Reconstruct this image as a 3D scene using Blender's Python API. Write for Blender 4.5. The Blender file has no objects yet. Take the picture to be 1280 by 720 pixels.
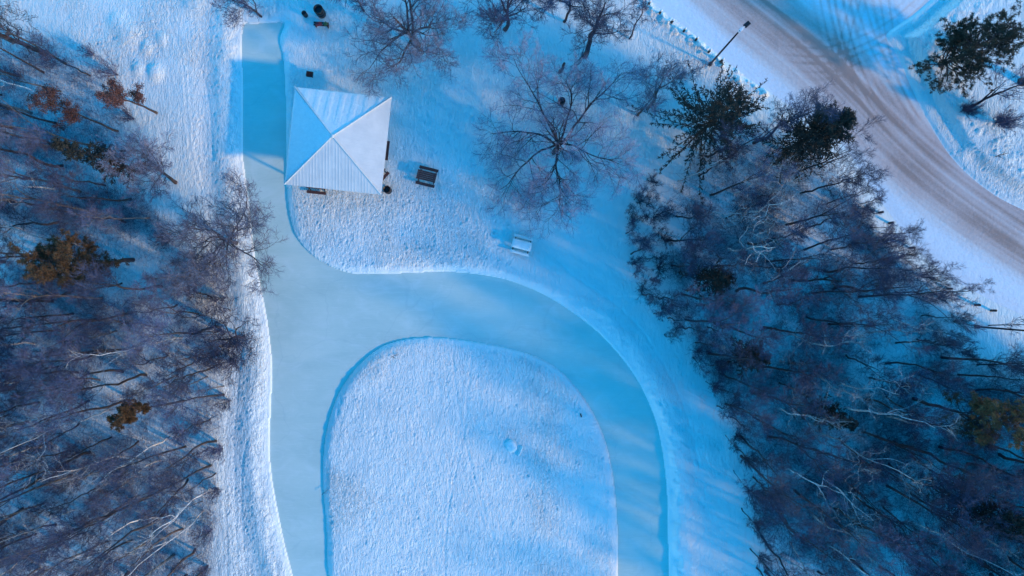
import bpy, math
import numpy as np
from mathutils import Vector, noise as mnoise

H = 57.0                      # drone height, metres
S = 15.0                      # photograph pixels per metre at ground level
rng = np.random.default_rng(7)
scene = bpy.context.scene
COL = scene.collection


def P(px, py, z=0.0):
    k = (H - z) / H
    return ((px - 640) / S * k, (360 - py) / S * k)


# ------------------------------------------------------------------ materials
def new_mat(name):
    m = bpy.data.materials.new(name)
    m.use_nodes = True
    nt = m.node_tree
    b = nt.nodes['Principled BSDF']
    return m, nt, b


def ramp(nt, fac, stops):
    r = nt.nodes.new('ShaderNodeValToRGB')
    cr = r.color_ramp
    while len(cr.elements) < len(stops):
        cr.elements.new(0.5)
    for e, (p, c) in zip(cr.elements, stops):
        e.position = p
        e.color = (*c, 1)
    nt.links.new(fac, r.inputs[0])
    return r.outputs[0]


def noise(nt, scale, detail=4, rough=.55, coord='Object', stretch=None, rot=0.0, dist=0.0):
    tc = nt.nodes.new('ShaderNodeTexCoord')
    n = nt.nodes.new('ShaderNodeTexNoise')
    n.inputs['Scale'].default_value = scale
    n.inputs['Detail'].default_value = detail
    n.inputs['Roughness'].default_value = rough
    n.inputs['Distortion'].default_value = dist
    src = tc.outputs[coord]
    if stretch:
        mp = nt.nodes.new('ShaderNodeMapping')
        mp.inputs['Scale'].default_value = stretch
        mp.inputs['Rotation'].default_value = (0, 0, rot)
        nt.links.new(src, mp.inputs[0])
        src = mp.outputs[0]
    nt.links.new(src, n.inputs['Vector'])
    return n.outputs['Fac']


def bump(nt, b, height, dist, strength=1.0, prev=None):
    n = nt.nodes.new('ShaderNodeBump')
    n.inputs['Distance'].default_value = dist
    n.inputs['Strength'].default_value = strength
    nt.links.new(height, n.inputs['Height'])
    if prev:
        nt.links.new(prev, n.inputs['Normal'])
    return n.outputs[0]


def simple(name, c1, c2, scale=6, rough=.8, stretch=None, metal=0.0, bmp=0.0):
    m, nt, b = new_mat(name)
    f = noise(nt, scale, 5, .6, stretch=stretch)
    nt.links.new(ramp(nt, f, [(.35, c1), (.65, c2)]), b.inputs['Base Color'])
    b.inputs['Roughness'].default_value = rough
    b.inputs['Metallic'].default_value = metal
    if bmp:
        nt.links.new(bump(nt, b, f, bmp), b.inputs['Normal'])
    return m


def mat_snow():
    m, nt, b = new_mat('snow')
    f = noise(nt, .35, 5, .6)
    nt.links.new(ramp(nt, f, [(.3, (.72, .73, .71)), (.7, (.80, .80, .77))]), b.inputs['Base Color'])
    b.inputs['Roughness'].default_value = .75
    b.inputs['Specular IOR Level'].default_value = .25
    n1 = noise(nt, 1.1, 4, .6, stretch=(1.5, .75, 1), rot=.3, dist=.4)
    n2 = noise(nt, 3.2, 4, .6, stretch=(1.8, .6, 1), rot=-.15, dist=.9)
    n3 = noise(nt, 8.0, 3, .6, stretch=(1.2, .8, 1), dist=.4)
    at = nt.nodes.new('ShaderNodeAttribute')
    at.attribute_name = 'rough_snow'
    mu = nt.nodes.new('ShaderNodeMath')
    mu.operation = 'MULTIPLY'
    nt.links.new(n2, mu.inputs[0])
    nt.links.new(at.outputs['Fac'], mu.inputs[1])
    mu2 = nt.nodes.new('ShaderNodeMath')
    mu2.operation = 'MULTIPLY'
    nt.links.new(n3, mu2.inputs[0])
    nt.links.new(at.outputs['Fac'], mu2.inputs[1])
    p = bump(nt, b, n1, .10)
    p = bump(nt, b, mu.outputs[0], .22, prev=p)
    p = bump(nt, b, mu2.outputs[0], .05, prev=p)
    nt.links.new(p, b.inputs['Normal'])
    return m


def mat_ice():
    m, nt, b = new_mat('ice')
    f = noise(nt, .22, 6, .6, stretch=(.6, 1.6, 1), rot=.5, dist=.6)
    c = ramp(nt, f, [(.25, (.46, .56, .50)), (.5, (.55, .63, .56)), (.75, (.64, .69, .61))])
    # fine skate scratches, a little whiter
    s = noise(nt, 2.2, 3, .7, stretch=(.25, 6, 1), rot=1.3, dist=1.5)
    sr = ramp(nt, s, [(.52, (0, 0, 0)), (.78, (.65, .65, .65))])
    mx = nt.nodes.new('ShaderNodeMix')
    mx.data_type = 'RGBA'
    nt.links.new(sr, mx.inputs['Factor'])
    nt.links.new(c, mx.inputs['A'])
    mx.inputs['B'].default_value = (.70, .74, .68, 1)
    # drifted dusting of snow lying on the ice in soft patches
    d_ = noise(nt, .55, 6, .65, stretch=(.7, 1.3, 1), rot=.8, dist=1.2)
    dr_ = ramp(nt, d_, [(.50, (0, 0, 0)), (.72, (.38, .38, .38))])
    m2 = nt.nodes.new('ShaderNodeMix')
    m2.data_type = 'RGBA'
    nt.links.new(dr_, m2.inputs['Factor'])
    nt.links.new(mx.outputs['Result'], m2.inputs['A'])
    m2.inputs['B'].default_value = (.74, .76, .73, 1)
    # thin dark cracks
    tc = nt.nodes.new('ShaderNodeTexCoord')
    vo = nt.nodes.new('ShaderNodeTexVoronoi')
    vo.feature = 'DISTANCE_TO_EDGE'
    vo.inputs['Scale'].default_value = .16
    ds_ = nt.nodes.new('ShaderNodeVectorMath')
    ds_.operation = 'MULTIPLY_ADD'
    nn = nt.nodes.new('ShaderNodeTexNoise')
    nn.inputs['Scale'].default_value = .5
    nt.links.new(tc.outputs['Object'], nn.inputs['Vector'])
    nt.links.new(nn.outputs['Color'], ds_.inputs[0])
    ds_.inputs[1].default_value = (2.2, 2.2, 0)
    nt.links.new(tc.outputs['Object'], ds_.inputs[2])
    nt.links.new(ds_.outputs[0], vo.inputs['Vector'])
    cr_ = ramp(nt, vo.outputs['Distance'], [(.002, (.12, .12, .12)), (.010, (0, 0, 0))])
    m3 = nt.nodes.new('ShaderNodeMix')
    m3.data_type = 'RGBA'
    nt.links.new(cr_, m3.inputs['Factor'])
    nt.links.new(m2.outputs['Result'], m3.inputs['A'])
    m3.inputs['B'].default_value = (.22, .34, .36, 1)
    nt.links.new(m3.outputs['Result'], b.inputs['Base Color'])
    b.inputs['Roughness'].default_value = .42
    b.inputs['Specular IOR Level'].default_value = .35
    nt.links.new(bump(nt, b, noise(nt, 1.2, 5, .6), .015), b.inputs['Normal'])
    return m


def mat_road():
    m, nt, b = new_mat('packed_snow_road')
    at = nt.nodes.new('ShaderNodeAttribute')
    at.attribute_name = 'dirt'
    f = noise(nt, 5, 5, .7)
    ad = nt.nodes.new('ShaderNodeMath')
    ad.operation = 'MULTIPLY_ADD'
    nt.links.new(f, ad.inputs[0])
    ad.inputs[1].default_value = .35
    nt.links.new(at.outputs['Fac'], ad.inputs[2])
    c = ramp(nt, ad.outputs[0], [(.16, (.74, .80, .86)), (.42, (.68, .60, .58)), (.72, (.56, .40, .36)), (1.0, (.36, .23, .19))])
    nt.links.new(c, b.inputs['Base Color'])
    b.inputs['Roughness'].default_value = .7
    p = bump(nt, b, noise(nt, 3, 4, .6), .04)
    nt.links.new(p, b.inputs['Normal'])
    return m


def mat_bark(name, c1, c2, c3=None):
    m, nt, b = new_mat(name)
    f = noise(nt, 9, 5, .65, stretch=(1, 1, .35))
    st = [(.35, c1), (.62, c2)]
    if c3:
        st = [(.30, c3), (.42, c1), (.62, c2)]
    col = ramp(nt, f, st)
    oi = nt.nodes.new('ShaderNodeObjectInfo')
    hs = nt.nodes.new('ShaderNodeHueSaturation')
    mr = nt.nodes.new('ShaderNodeMapRange')
    mr.inputs['To Min'].default_value = .7
    mr.inputs['To Max'].default_value = 1.35
    nt.links.new(oi.outputs['Random'], mr.inputs['Value'])
    nt.links.new(mr.outputs[0], hs.inputs['Value'])
    nt.links.new(col, hs.inputs['Color'])
    nt.links.new(hs.outputs[0], b.inputs['Base Color'])
    b.inputs['Roughness'].default_value = .85
    nt.links.new(bump(nt, b, f, .02), b.inputs['Normal'])
    return m


M = dict(
    snow=mat_snow(), ice=mat_ice(), road=mat_road(),
    bark=mat_bark('bark_dark', (.018, .013, .018), (.052, .038, .042)),
    bark_warm=mat_bark('bark_warm', (.040, .024, .022), (.10, .060, .050)),
    bark_grey=mat_bark('bark_grey', (.075, .060, .056), (.17, .14, .13)),
    birch=mat_bark('bark_birch', (.50, .45, .44), (.72, .66, .64), (.06, .045, .045)),
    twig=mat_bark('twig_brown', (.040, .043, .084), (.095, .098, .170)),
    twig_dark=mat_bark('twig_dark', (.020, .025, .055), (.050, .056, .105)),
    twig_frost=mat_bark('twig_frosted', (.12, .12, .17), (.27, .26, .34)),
    needle=mat_bark('needles_dark_green', (.009, .010, .010), (.026, .026, .018)),
    needle_pine=mat_bark('needles_pine', (.012, .018, .012), (.050, .042, .020)),
    needle_brown=mat_bark('needles_ochre', (.080, .036, .016), (.165, .082, .028)),
    leaf_rust=mat_bark('leaves_rust', (.085, .032, .028), (.15, .060, .044)),
    wood=simple('weathered_brown_wood', (.055, .020, .019), (.11, .040, .034), 5, .8, (1, 14, 4), bmp=.004),
    post=simple('dark_post_wood', (.03, .022, .02), (.07, .05, .045), 8, .85, (4, 4, 1), bmp=.004),
    steel=simple('dark_steel', (.010, .012, .018), (.022, .025, .032), 9, .45, metal=.5),
    white_metal=simple('pale_lamp_metal', (.55, .57, .60), (.7, .72, .74), 7, .35),
    lens=simple('lamp_lens', (.30, .33, .36), (.42, .45, .48), 6, .15),
    plastic=simple('black_plastic', (.006, .006, .009), (.014, .014, .018), 8, .4),
    rust=simple('rusty_rim', (.06, .025, .02), (.13, .06, .04), 12, .75),
    red=simple('red_cloth', (.16, .02, .03), (.26, .04, .05), 12, .9),
    green=simple('green_cloth', (.03, .09, .04), (.06, .15, .06), 12, .9),
    roof=simple('painted_roof_metal', (.54, .55, .54), (.62, .62, .60), 1.2, .5, bmp=.004),
    ridge=simple('roof_ridge_metal', (.56, .57, .56), (.64, .64, .62), 3, .5),
    concrete=simple('concrete', (.30, .29, .28), (.40, .39, .38), 4, .9, bmp=.01),
)
msn, nts, bs = new_mat('fresh_snow_cap')
nts.links.new(ramp(nts, noise(nts, 3, 4), [(.3, (.70, .72, .71)), (.7, (.78, .78, .76))]), bs.inputs['Base Color'])
bs.inputs['Roughness'].default_value = .8
nts.links.new(bump(nts, bs, noise(nts, 4, 5, .6), .05), bs.inputs['Normal'])
M['cap'] = msn


# ------------------------------------------------------------------ mesh tools
def mesh_np(name, V, F, smooth=False):
    """V (n,3); F: quads (m,4) or list of arrays"""
    me = bpy.data.meshes.new(name)
    Fs = F if isinstance(F, list) else [F]
    Fs = [f for f in Fs if len(f)]
    V = np.asarray(V, dtype=np.float32)
    me.vertices.add(len(V))
    me.vertices.foreach_set('co', V.ravel())
    tot = sum(f.size for f in Fs)
    me.loops.add(tot)
    me.loops.foreach_set('vertex_index', np.concatenate([f.ravel() for f in Fs]).astype(np.int32))
    cnt = np.concatenate([np.full(len(f), f.shape[1], dtype=np.int32) for f in Fs])
    me.polygons.add(len(cnt))
    st = np.concatenate([[0], np.cumsum(cnt)[:-1]]).astype(np.int32)
    me.polygons.foreach_set('loop_start', st)
    me.polygons.foreach_set('loop_total', cnt)
    me.polygons.foreach_set('use_smooth', np.full(len(cnt), smooth))
    me.update(calc_edges=True)
    me.validate()
    return me


def link(name, me, mat=None, parent=None, loc=None, rot=None):
    o = bpy.data.objects.new(name, me)
    if mat is not None and len(me.materials) == 0:
        me.materials.append(mat)
    COL.objects.link(o)
    if parent is not None:
        o.parent = parent
    if loc is not None:
        o.location = loc
    if rot is not None:
        o.rotation_euler = rot
    return o


def tag(o, label, cat, group=None):
    o['label'] = label
    o['category'] = cat
    if group:
        o['group'] = group
    return o


def thing(name, label, cat, loc=(0, 0, 0), rotz=0.0, group=None):
    o = bpy.data.objects.new(name, None)
    o.empty_display_size = .3
    COL.objects.link(o)
    o.location = loc
    o.rotation_euler = (0, 0, rotz)
    return tag(o, label, cat, group)


def dup(root, loc, rotz=0.0, label=None, group=None, scale=None):
    r = root.copy()
    COL.objects.link(r)
    r.location = loc
    r.rotation_euler = (0, 0, rotz)
    if scale:
        r.scale = scale
    if label:
        r['label'] = label
    if group:
        r['group'] = group
    for ch in list(root.children):
        c = ch.copy()
        COL.objects.link(c)
        c.parent = r
        for g in ch.children:
            d = g.copy()
            COL.objects.link(d)
            d.parent = c
    return r


class MB:
    """collects closed shapes into one mesh"""

    def __init__(self):
        self.v = []
        self.f = {}
        self.n = 0

    def add(self, V, F):
        V = np.asarray(V, float)
        for f in F:
            self.f.setdefault(len(f), []).append([i + self.n for i in f])
        self.v.append(V)
        self.n += len(V)
        return self

    def box(self, c, s, rot=None, taper=1.0):
        x, y, z = [d / 2 for d in s]
        V = np.array([(-x, -y, -z), (x, -y, -z), (x, y, -z), (-x, y, -z),
                      (-x * taper, -y * taper, z), (x * taper, -y * taper, z), (x * taper, y * taper, z), (-x * taper, y * taper, z)])
        if rot is not None:
            V = V @ np.array(rot).T
        return self.add(V + np.array(c), [(3, 2, 1, 0), (4, 5, 6, 7), (0, 1, 5, 4), (1, 2, 6, 5), (2, 3, 7, 6), (3, 0, 4, 7)])

    def lathe(self, prof, n=20, c=(0, 0, 0), cap=True):
        """prof: [(r,z)...] bottom to top"""
        a = np.linspace(0, 2 * np.pi, n, endpoint=False)
        V = []
        for r, z in prof:
            V += [(c[0] + r * math.cos(t), c[1] + r * math.sin(t), c[2] + z) for t in a]
        F = []
        for k in range(len(prof) - 1):
            for i in range(n):
                j = (i + 1) % n
                F.append((k * n + i, k * n + j, (k + 1) * n + j, (k + 1) * n + i))
        if cap:
            F.append(tuple(range(n))[::-1])
            F.append(tuple((len(prof) - 1) * n + i for i in range(n)))
        return self.add(V, F)

    def tube(self, pts, rad, m=8):
        V, F = tubes(np.array([pts], float), np.array([rad], float), m)
        self.add(V, [tuple(q) for q in F])
        k = len(pts)
        self.f.setdefault(m, []).append([self.n - m * k + i for i in range(m)][::-1])
        self.f[m].append([self.n - m + i for i in range(m)])
        return self

    def build(self, name, mat, parent=None, smooth=False, loc=None, rot=None, bevel=0.0):
        V = np.concatenate(self.v)
        me = mesh_np(name, V, [np.array(f) for f in self.f.values()], smooth)
        o = link(name, me, mat, parent, loc, rot)
        if bevel:
            md = o.modifiers.new('bevel', 'BEVEL')
            md.width = bevel
            md.segments = 2
            md.limit_method = 'ANGLE'
        return o


def rotz(a):
    c, s = math.cos(a), math.sin(a)
    return np.array([(c, -s, 0), (s, c, 0), (0, 0, 1)])


def roty(a):
    c, s = math.cos(a), math.sin(a)
    return np.array([(c, 0, s), (0, 1, 0), (-s, 0, c)])


def rotx(a):
    c, s = math.cos(a), math.sin(a)
    return np.array([(1, 0, 0), (0, c, -s), (0, s, c)])


def tubes(Pt, R, m):
    """Pt (N,k,3) polylines, R (N,k) radii -> V, quads"""
    N, k, _ = Pt.shape
    T = np.empty_like(Pt)
    T[:, 1:-1] = Pt[:, 2:] - Pt[:, :-2]
    T[:, 0] = Pt[:, 1] - Pt[:, 0]
    T[:, -1] = Pt[:, -1] - Pt[:, -2]
    T /= np.linalg.norm(T, axis=2, keepdims=True) + 1e-9
    mean = Pt[:, -1] - Pt[:, 0]
    ref = np.where((np.abs(mean[:, 2:3]) > .8 * np.linalg.norm(mean, axis=1, keepdims=True)), np.array([[1., 0.1, 0]]), np.array([[0.05, 0.03, 1.]]))
    ref = np.repeat(ref[:, None, :], k, 1)
    U = np.cross(T, ref)
    U /= np.linalg.norm(U, axis=2, keepdims=True) + 1e-9
    W = np.cross(T, U)
    a = np.linspace(0, 2 * np.pi, m, endpoint=False)
    V = Pt[:, :, None, :] + R[:, :, None, None] * (np.cos(a)[None, None, :, None] * U[:, :, None, :] + np.sin(a)[None, None, :, None] * W[:, :, None, :])
    V = V.reshape(-1, 3)
    i = np.arange(m)
    j = (i + 1) % m
    ring = np.stack([i, j, j + m, i + m], 1)
    F = (ring[None] + (np.arange(k - 1) * m)[:, None, None]).reshape(-1, 4)
    F = (F[None] + (np.arange(N) * k * m)[:, None, None]).reshape(-1, 4)
    return V, F


def join(parts):
    Vs, Fs, n = [], [], 0
    for V, F in parts:
        Vs.append(V)
        Fs.append(F + n)
        n += len(V)
    return np.concatenate(Vs), np.concatenate(Fs)


# ------------------------------------------------------------------ numeric noise and shapes
def vnoise(x, y, scale, seed):
    x = x * scale + seed * 17.31
    y = y * scale + seed * 9.77
    xi = np.floor(x)
    yi = np.floor(y)
    fx = x - xi
    fy = y - yi
    fx = fx * fx * (3 - 2 * fx)
    fy = fy * fy * (3 - 2 * fy)

    def h(a, b):
        v = np.sin(a * 127.1 + b * 311.7 + seed * 74.7) * 43758.5453
        return v - np.floor(v)
    return (h(xi, yi) * (1 - fx) + h(xi + 1, yi) * fx) * (1 - fy) + (h(xi, yi + 1) * (1 - fx) + h(xi + 1, yi + 1) * fx) * fy


def fbm(x, y, scale, seed, o=4):
    s = 0
    a = .5
    for k in range(o):
        s = s + a * vnoise(x * math.cos(k) - y * math.sin(k), x * math.sin(k) + y * math.cos(k), scale * 2 ** k, seed + k)
        a *= .5
    return s


def smooth(a, b, x):
    t = np.clip((x - a) / (b - a), 0, 1)
    return t * t * (3 - 2 * t)


def catmull(pts, n=6, closed=True):
    pts = np.array(pts, float)
    N = len(pts)
    out = []
    rngi = range(N if closed else N - 1)
    for i in rngi:
        if closed:
            p0, p1, p2, p3 = pts[(i - 1) % N], pts[i], pts[(i + 1) % N], pts[(i + 2) % N]
        else:
            p0, p1, p2, p3 = pts[max(i - 1, 0)], pts[i], pts[i + 1], pts[min(i + 2, N - 1)]
        for k in range(n):
            t = k / n
            out.append(.5 * ((2 * p1) + (-p0 + p2) * t + (2 * p0 - 5 * p1 + 4 * p2 - p3) * t * t + (-p0 + 3 * p1 - 3 * p2 + p3) * t ** 3))
    if not closed:
        out.append(pts[-1])
    return np.array(out)


def w(pts):
    return np.array([P(*p) for p in pts])


def seg_dist(x, y, poly, closed=True):
    d = np.full(x.shape, 1e9, dtype=np.float64)
    n = len(poly)
    for i in range(n if closed else n - 1):
        ax, ay = poly[i]
        bx, by = poly[(i + 1) % n]
        dx, dy = bx - ax, by - ay
        L = dx * dx + dy * dy
        if L < 1e-12:
            continue
        t = np.clip(((x - ax) * dx + (y - ay) * dy) / L, 0, 1)
        q = (x - ax - t * dx) ** 2 + (y - ay - t * dy) ** 2
        np.minimum(d, q, out=d)
    return np.sqrt(d)


def inside(x, y, poly):
    r = np.zeros(np.shape(x), bool)
    n = len(poly)
    for i in range(n):
        ax, ay = poly[i]
        bx, by = poly[(i + 1) % n]
        if ay == by:
            continue
        c = ((ay > y) != (by > y)) & (x < (bx - ax) * (y - ay) / (by - ay) + ax)
        r ^= c
    return r


# outlines read off the photograph (pixels, 1280 wide) and turned into metres on the ground
ICE_OUT = catmull(w([(303, 36), (318, 30), (340, 28), (356, 30), (350, 50), (355, 74), (358, 125), (358, 180), (359, 232), (364, 275),
                     (376, 303), (400, 325), (440, 341), (500, 341), (560, 339), (620, 346), (670, 363), (710, 386), (748, 415), (780, 450),
                     (803, 485), (820, 525), (829, 565), (834, 610), (835, 660), (837, 720), (835, 800), (815, 900), (760, 990),
                     (670, 1040), (570, 1040), (480, 990), (420, 900), (385, 800), (366, 722), (352, 665), (340, 600), (337, 560), (338, 510),
                     (340, 460), (335, 410), (327, 365), (318, 320), (311, 260), (305, 210), (303, 190), (303, 110)]), 5)
ISLAND = catmull(w([(412, 720), (409, 660), (405, 610), (405, 570), (411, 530), (424, 492), (446, 460), (474, 436), (505, 425), (545, 422),
                    (595, 428), (642, 437), (682, 452), (712, 476), (737, 510), (754, 546), (764, 585), (770, 640), (772, 700), (770, 780),
                    (750, 860), (700, 930), (630, 965), (550, 950), (480, 890), (435, 810)]), 5)
ROAD_C = catmull(w([(800, -120), (868, -55), (930, 0), (975, 36), (1022, 75), (1066, 118), (1108, 162), (1152, 203), (1205, 245), (1280, 296), (1370, 350), (1480, 405), (1640, 470), (1900, 560)]), 8, closed=False)
ROAD_L = [(560, -330), (700, -150), (760, -60), (812, 0), (850, 30), (890, 62), (935, 98), (990, 135), (1050, 178), (1085, 230), (1125, 285), (1165, 330), (1230, 372), (1300, 405), (1420, 470), (1600, 540), (1900, 650)]
ROAD_R = [(1900, 440), (1640, 385), (1480, 340), (1380, 305), (1280, 262), (1236, 238), (1193, 200), (1160, 150), (1138, 105), (1120, 65), (1109, 43), (1140, 20), (1168, -4), (1230, -60), (1400, -200), (1500, -330)]
ROAD = np.concatenate([catmull(w(ROAD_L), 5, closed=False), catmull(w(ROAD_R), 5, closed=False)])
ROAD_RIGHT = catmull(w(ROAD_R), 5, closed=False)
ROAD_LEFT = catmull(w(ROAD_L), 5, closed=False)
GROOVES = [w(g) for g in (
    [(198, -10), (215, 30), (226, 60), (233, 95), (236, 140), (240, 190), (252, 240)],
    [(203, -10), (221, 30), (232, 62), (238, 98), (241, 140), (246, 190), (257, 238)],
    [(160, 60), (190, 40), (225, 48), (250, 80), (262, 130), (268, 200)],
    [(330, 520), (308, 560), (303, 640), (312, 740)],
    [(325, 380), (304, 440), (296, 520), (294, 600), (300, 740)],
    [(290, 420), (286, 500), (283, 600), (288, 740)],
    [(540, 90), (600, 130), (650, 250), (700, 330), (790, 400), (850, 500), (880, 620)],
    [(470, 300), (520, 310), (600, 300), (700, 345)],
    [(566, 440), (575, 520), (600, 620), (640, 740)],
    [(590, 440), (580, 540), (560, 640), (555, 740)],
)]


def terrain(x, y):
    """height and surface roughness"""
    PX, PY = x * S + 640, 360 - y * S
    d = np.minimum(seg_dist(x, y, ICE_OUT), seg_dist(x, y, ISLAND))
    isl = inside(x, y, ISLAND)
    ice = inside(x, y, ICE_OUT) & ~isl
    wob = (fbm(x, y, .9, 3) - .47) * .9 + (fbm(x, y, 3.5, 5, 2) - .37) * .5
    left = (PX < 345) & ~isl
    right = (PX > 690) & (PY > 370) & ~isl
    A = np.where(left, .22, np.where(right, .10 + .40 * smooth(430, 520, PY), .14))
    A = np.where(isl, .08 + .14 * smooth(560, 440, PX) * smooth(380, 470, PY), A)
    wd = np.where(left, 1.3, np.where(right, 1.0, .75))
    wd = np.where(isl, .6, wd)
    dd = np.maximum(d + wob * smooth(0, .7, d), 0)
    base = A * smooth(0, 1, dd / wd) ** .8
    base = base + .10 * np.exp(-((dd - 1.5) / .6) ** 2) * np.where(left | right, 1, .25)
    # left side: low trough behind the bank, then a rise to the wood
    base = base - np.where(left, .22 * np.exp(-((d - 3.0) / 1.0) ** 2), 0)
    base = base + .28 * (fbm(x, y, .11, 11, 3) - .44) * smooth(0, 3, d)
    base = base + .10 * (fbm(x, y, .5, 19, 3) - .44) * smooth(.2, 2, d)
    dr = seg_dist(x, y, ROAD, False)
    inr = inside(x, y, ROAD)
    drr = seg_dist(x, y, ROAD_RIGHT, False)
    drl = seg_dist(x, y, ROAD_LEFT, False)
    lump = np.clip((fbm(x, y, 2.2, 31, 3) - .40) * 3, 0, 1)
    out = ~inr
    # the road cuts: higher ground to the right of it, broken windrow to the left
    rr = out & (drr < drl)
    base = np.where(rr, base * smooth(0, 3, dr) + .10 * smooth(0, .25, dr) + .50 * smooth(1.0, 1.8, dr) + .14 * lump * np.exp(-((dr - 2.9) / 1.0) ** 2), base)
    topz = (PY < 120)
    base = np.where(out & ~rr, base * smooth(0, 1.5, dr) + np.where(topz, .40 * lump * np.exp(-((dr - .5) / .55) ** 2) + .10 * smooth(0, .5, dr), .12 * smooth(0, 2.5, dr)), base)
    # foot-trodden texture
    n1 = fbm(x + .3 * y, y * .45 - .1 * x, 3.0, 41, 3) - .44
    n2 = fbm(x, y * .8, 5.0, 47, 2) - .37
    tro = smooth(.0, .8, d) * (.55 + .5 * smooth(.38, .55, fbm(x, y, .16, 53, 3)))
    tro = np.where(isl, tro * (1.25 - .5 * smooth(640, 760, PX)), tro)
    smooth_r = np.where(isl | rr, 1.0, 1 - .6 * smooth(660, 760, PX) * smooth(150, 260, PY))
    tro = tro * np.where(inr, 0, smooth(0, .8, dr))
    z = base + .012 * smooth(0, .3, dr) * ~inr + (n1 * .085 + n2 * .040) * tro * smooth_r * np.where(inr, 0, 1)
    # mounds beside the upper left wood
    for (mx_, my_, ms, mh) in ((163, 46, .9, .30), (186, 62, .5, .22), (197, 92, .6, .28), (176, 88, .5, .2), (150, 30, .7, .2), (205, 50, .4, .15), (1205, 190, .5, .12), (870, 500, .6, .08), (880, 560, .7, .08)):
        a, b = P(mx_, my_)
        z = z + mh * np.exp(-(((x - a) / ms) ** 2 + ((y - b) / (ms * 1.2)) ** 2) ** 1.4)
    # boot prints and holes
    r2 = np.random.default_rng(5)
    for (x0, y0, x1, y1, n) in ((430, 440, 760, 720, 420), (370, 250, 640, 335, 380), (500, 90, 640, 330, 260), (1150, 150, 1270, 255, 150),
                                (240, 30, 300, 250, 110), (120, 30, 200, 110, 60), (285, 400, 325, 720, 160), (800, 0, 890, 90, 60), (838, 440, 900, 640, 60), (1150, 0, 1280, 100, 60)):
        for _ in range(n):
            a, b = P(r2.uniform(x0, x1), r2.uniform(y0, y1))
            if abs(a) > 46:
                continue
            s1, s2, th = r2.uniform(.06, .10), r2.uniform(.10, .17), r2.normal(1.3, .5)
            i0, i1 = np.searchsorted(x[0], [a - .6, a + .6])
            j0, j1 = np.searchsorted(y[:, 0], [b - .6, b + .6])
            if i1 <= i0 or j1 <= j0:
                continue
            sx, sy = x[j0:j1, i0:i1] - a, y[j0:j1, i0:i1] - b
            u = sx * math.cos(th) + sy * math.sin(th)
            v = -sx * math.sin(th) + sy * math.cos(th)
            q = (u / s2) ** 2 + (v / s1) ** 2
            ok = ~(ice | inr)[j0:j1, i0:i1]
            z[j0:j1, i0:i1] += np.where(ok, -.045 * np.exp(-q) + .02 * np.exp(-(np.sqrt(q) - 1.6) ** 2 * 3), 0)
    for g in GROOVES:
        g = catmull(g, 5, closed=False)
        q = seg_dist(x, y, g, False)
        z = z + np.where(ice | inr, 0, -.025 * np.exp(-(q / .09) ** 2) + .01 * np.exp(-((q - .22) / .08) ** 2))
    rough = (tro * smooth_r * np.where(inr, .1, 1) + .12)
    z = np.where(ice, -.12 * smooth(0, .25, d), z)
    z = np.where(inr, -.05 * smooth(0, .5, dr), z)
    rough = np.where(ice, 0, rough)
    return z, rough


def graded(a0, a1, st, far):
    c = list(np.arange(a0, a1 + 1e-6, st))
    s, v = st, c[-1]
    while v < far:
        s *= 1.22
        v += s
        c.append(v)
    s, v = st, c[0]
    lo = []
    while v > -far:
        s *= 1.22
        v -= s
        lo.append(v)
    return np.array(lo[::-1] + c)


gx = graded(-45, 45, .09, 420)
gy = graded(-26, 26, .09, 420)
X, Y = np.meshgrid(gx, gy)
Z, RG = terrain(X, Y)


def zat(x, y):
    i = int(np.clip(np.searchsorted(gx, x), 0, len(gx) - 1))
    j = int(np.clip(np.searchsorted(gy, y), 0, len(gy) - 1))
    return float(Z[j, i])


nx, ny = len(gx), len(gy)
idx = np.arange(nx * ny).reshape(ny, nx)
Fg = np.stack([idx[:-1, :-1], idx[:-1, 1:], idx[1:, 1:], idx[1:, :-1]], -1).reshape(-1, 4)
me = mesh_np('snow_ground', np.stack([X, Y, Z], -1).reshape(-1, 3), Fg, True)
at = me.attributes.new('rough_snow', 'FLOAT', 'POINT')
at.data.foreach_set('value', RG.astype(np.float32).ravel())
g = link('snow_ground', me, M['snow'])
g['kind'] = 'structure'
g['label'] = 'trodden blue white snow covering the park ground'

# ice: one level sheet, cut where the snow rises through it
ix = np.arange(-24, 14.5, .5)
iy = np.arange(-47, 23.2, .5)
IX, IY = np.meshgrid(ix, iy)
k = np.arange(IX.size).reshape(IX.shape)
ice_in = inside(IX, IY, ICE_OUT) | (seg_dist(IX, IY, ICE_OUT) < .9)
Fi = np.stack([k[:-1, :-1], k[:-1, 1:], k[1:, 1:], k[1:, :-1]], -1).reshape(-1, 4)
keep = ice_in.ravel()[Fi].all(1)
me = mesh_np('ice_rink', np.stack([IX, IY, IX * 0 + .004], -1).reshape(-1, 3), Fi[keep])
o = link('ice_rink', me, M['ice'])
o['kind'] = 'structure'
o['label'] = 'smooth pale turquoise skating ice looping round the snow island'

# road: packed snow sheet with brown tyre-worn tracks
rx = np.arange(-8, 60, .11)
ry = np.arange(-16, 36, .11)
RX, RY = np.meshgrid(rx, ry)
inn = inside(RX, RY, ROAD) | (seg_dist(RX, RY, ROAD, False) < .25)


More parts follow.
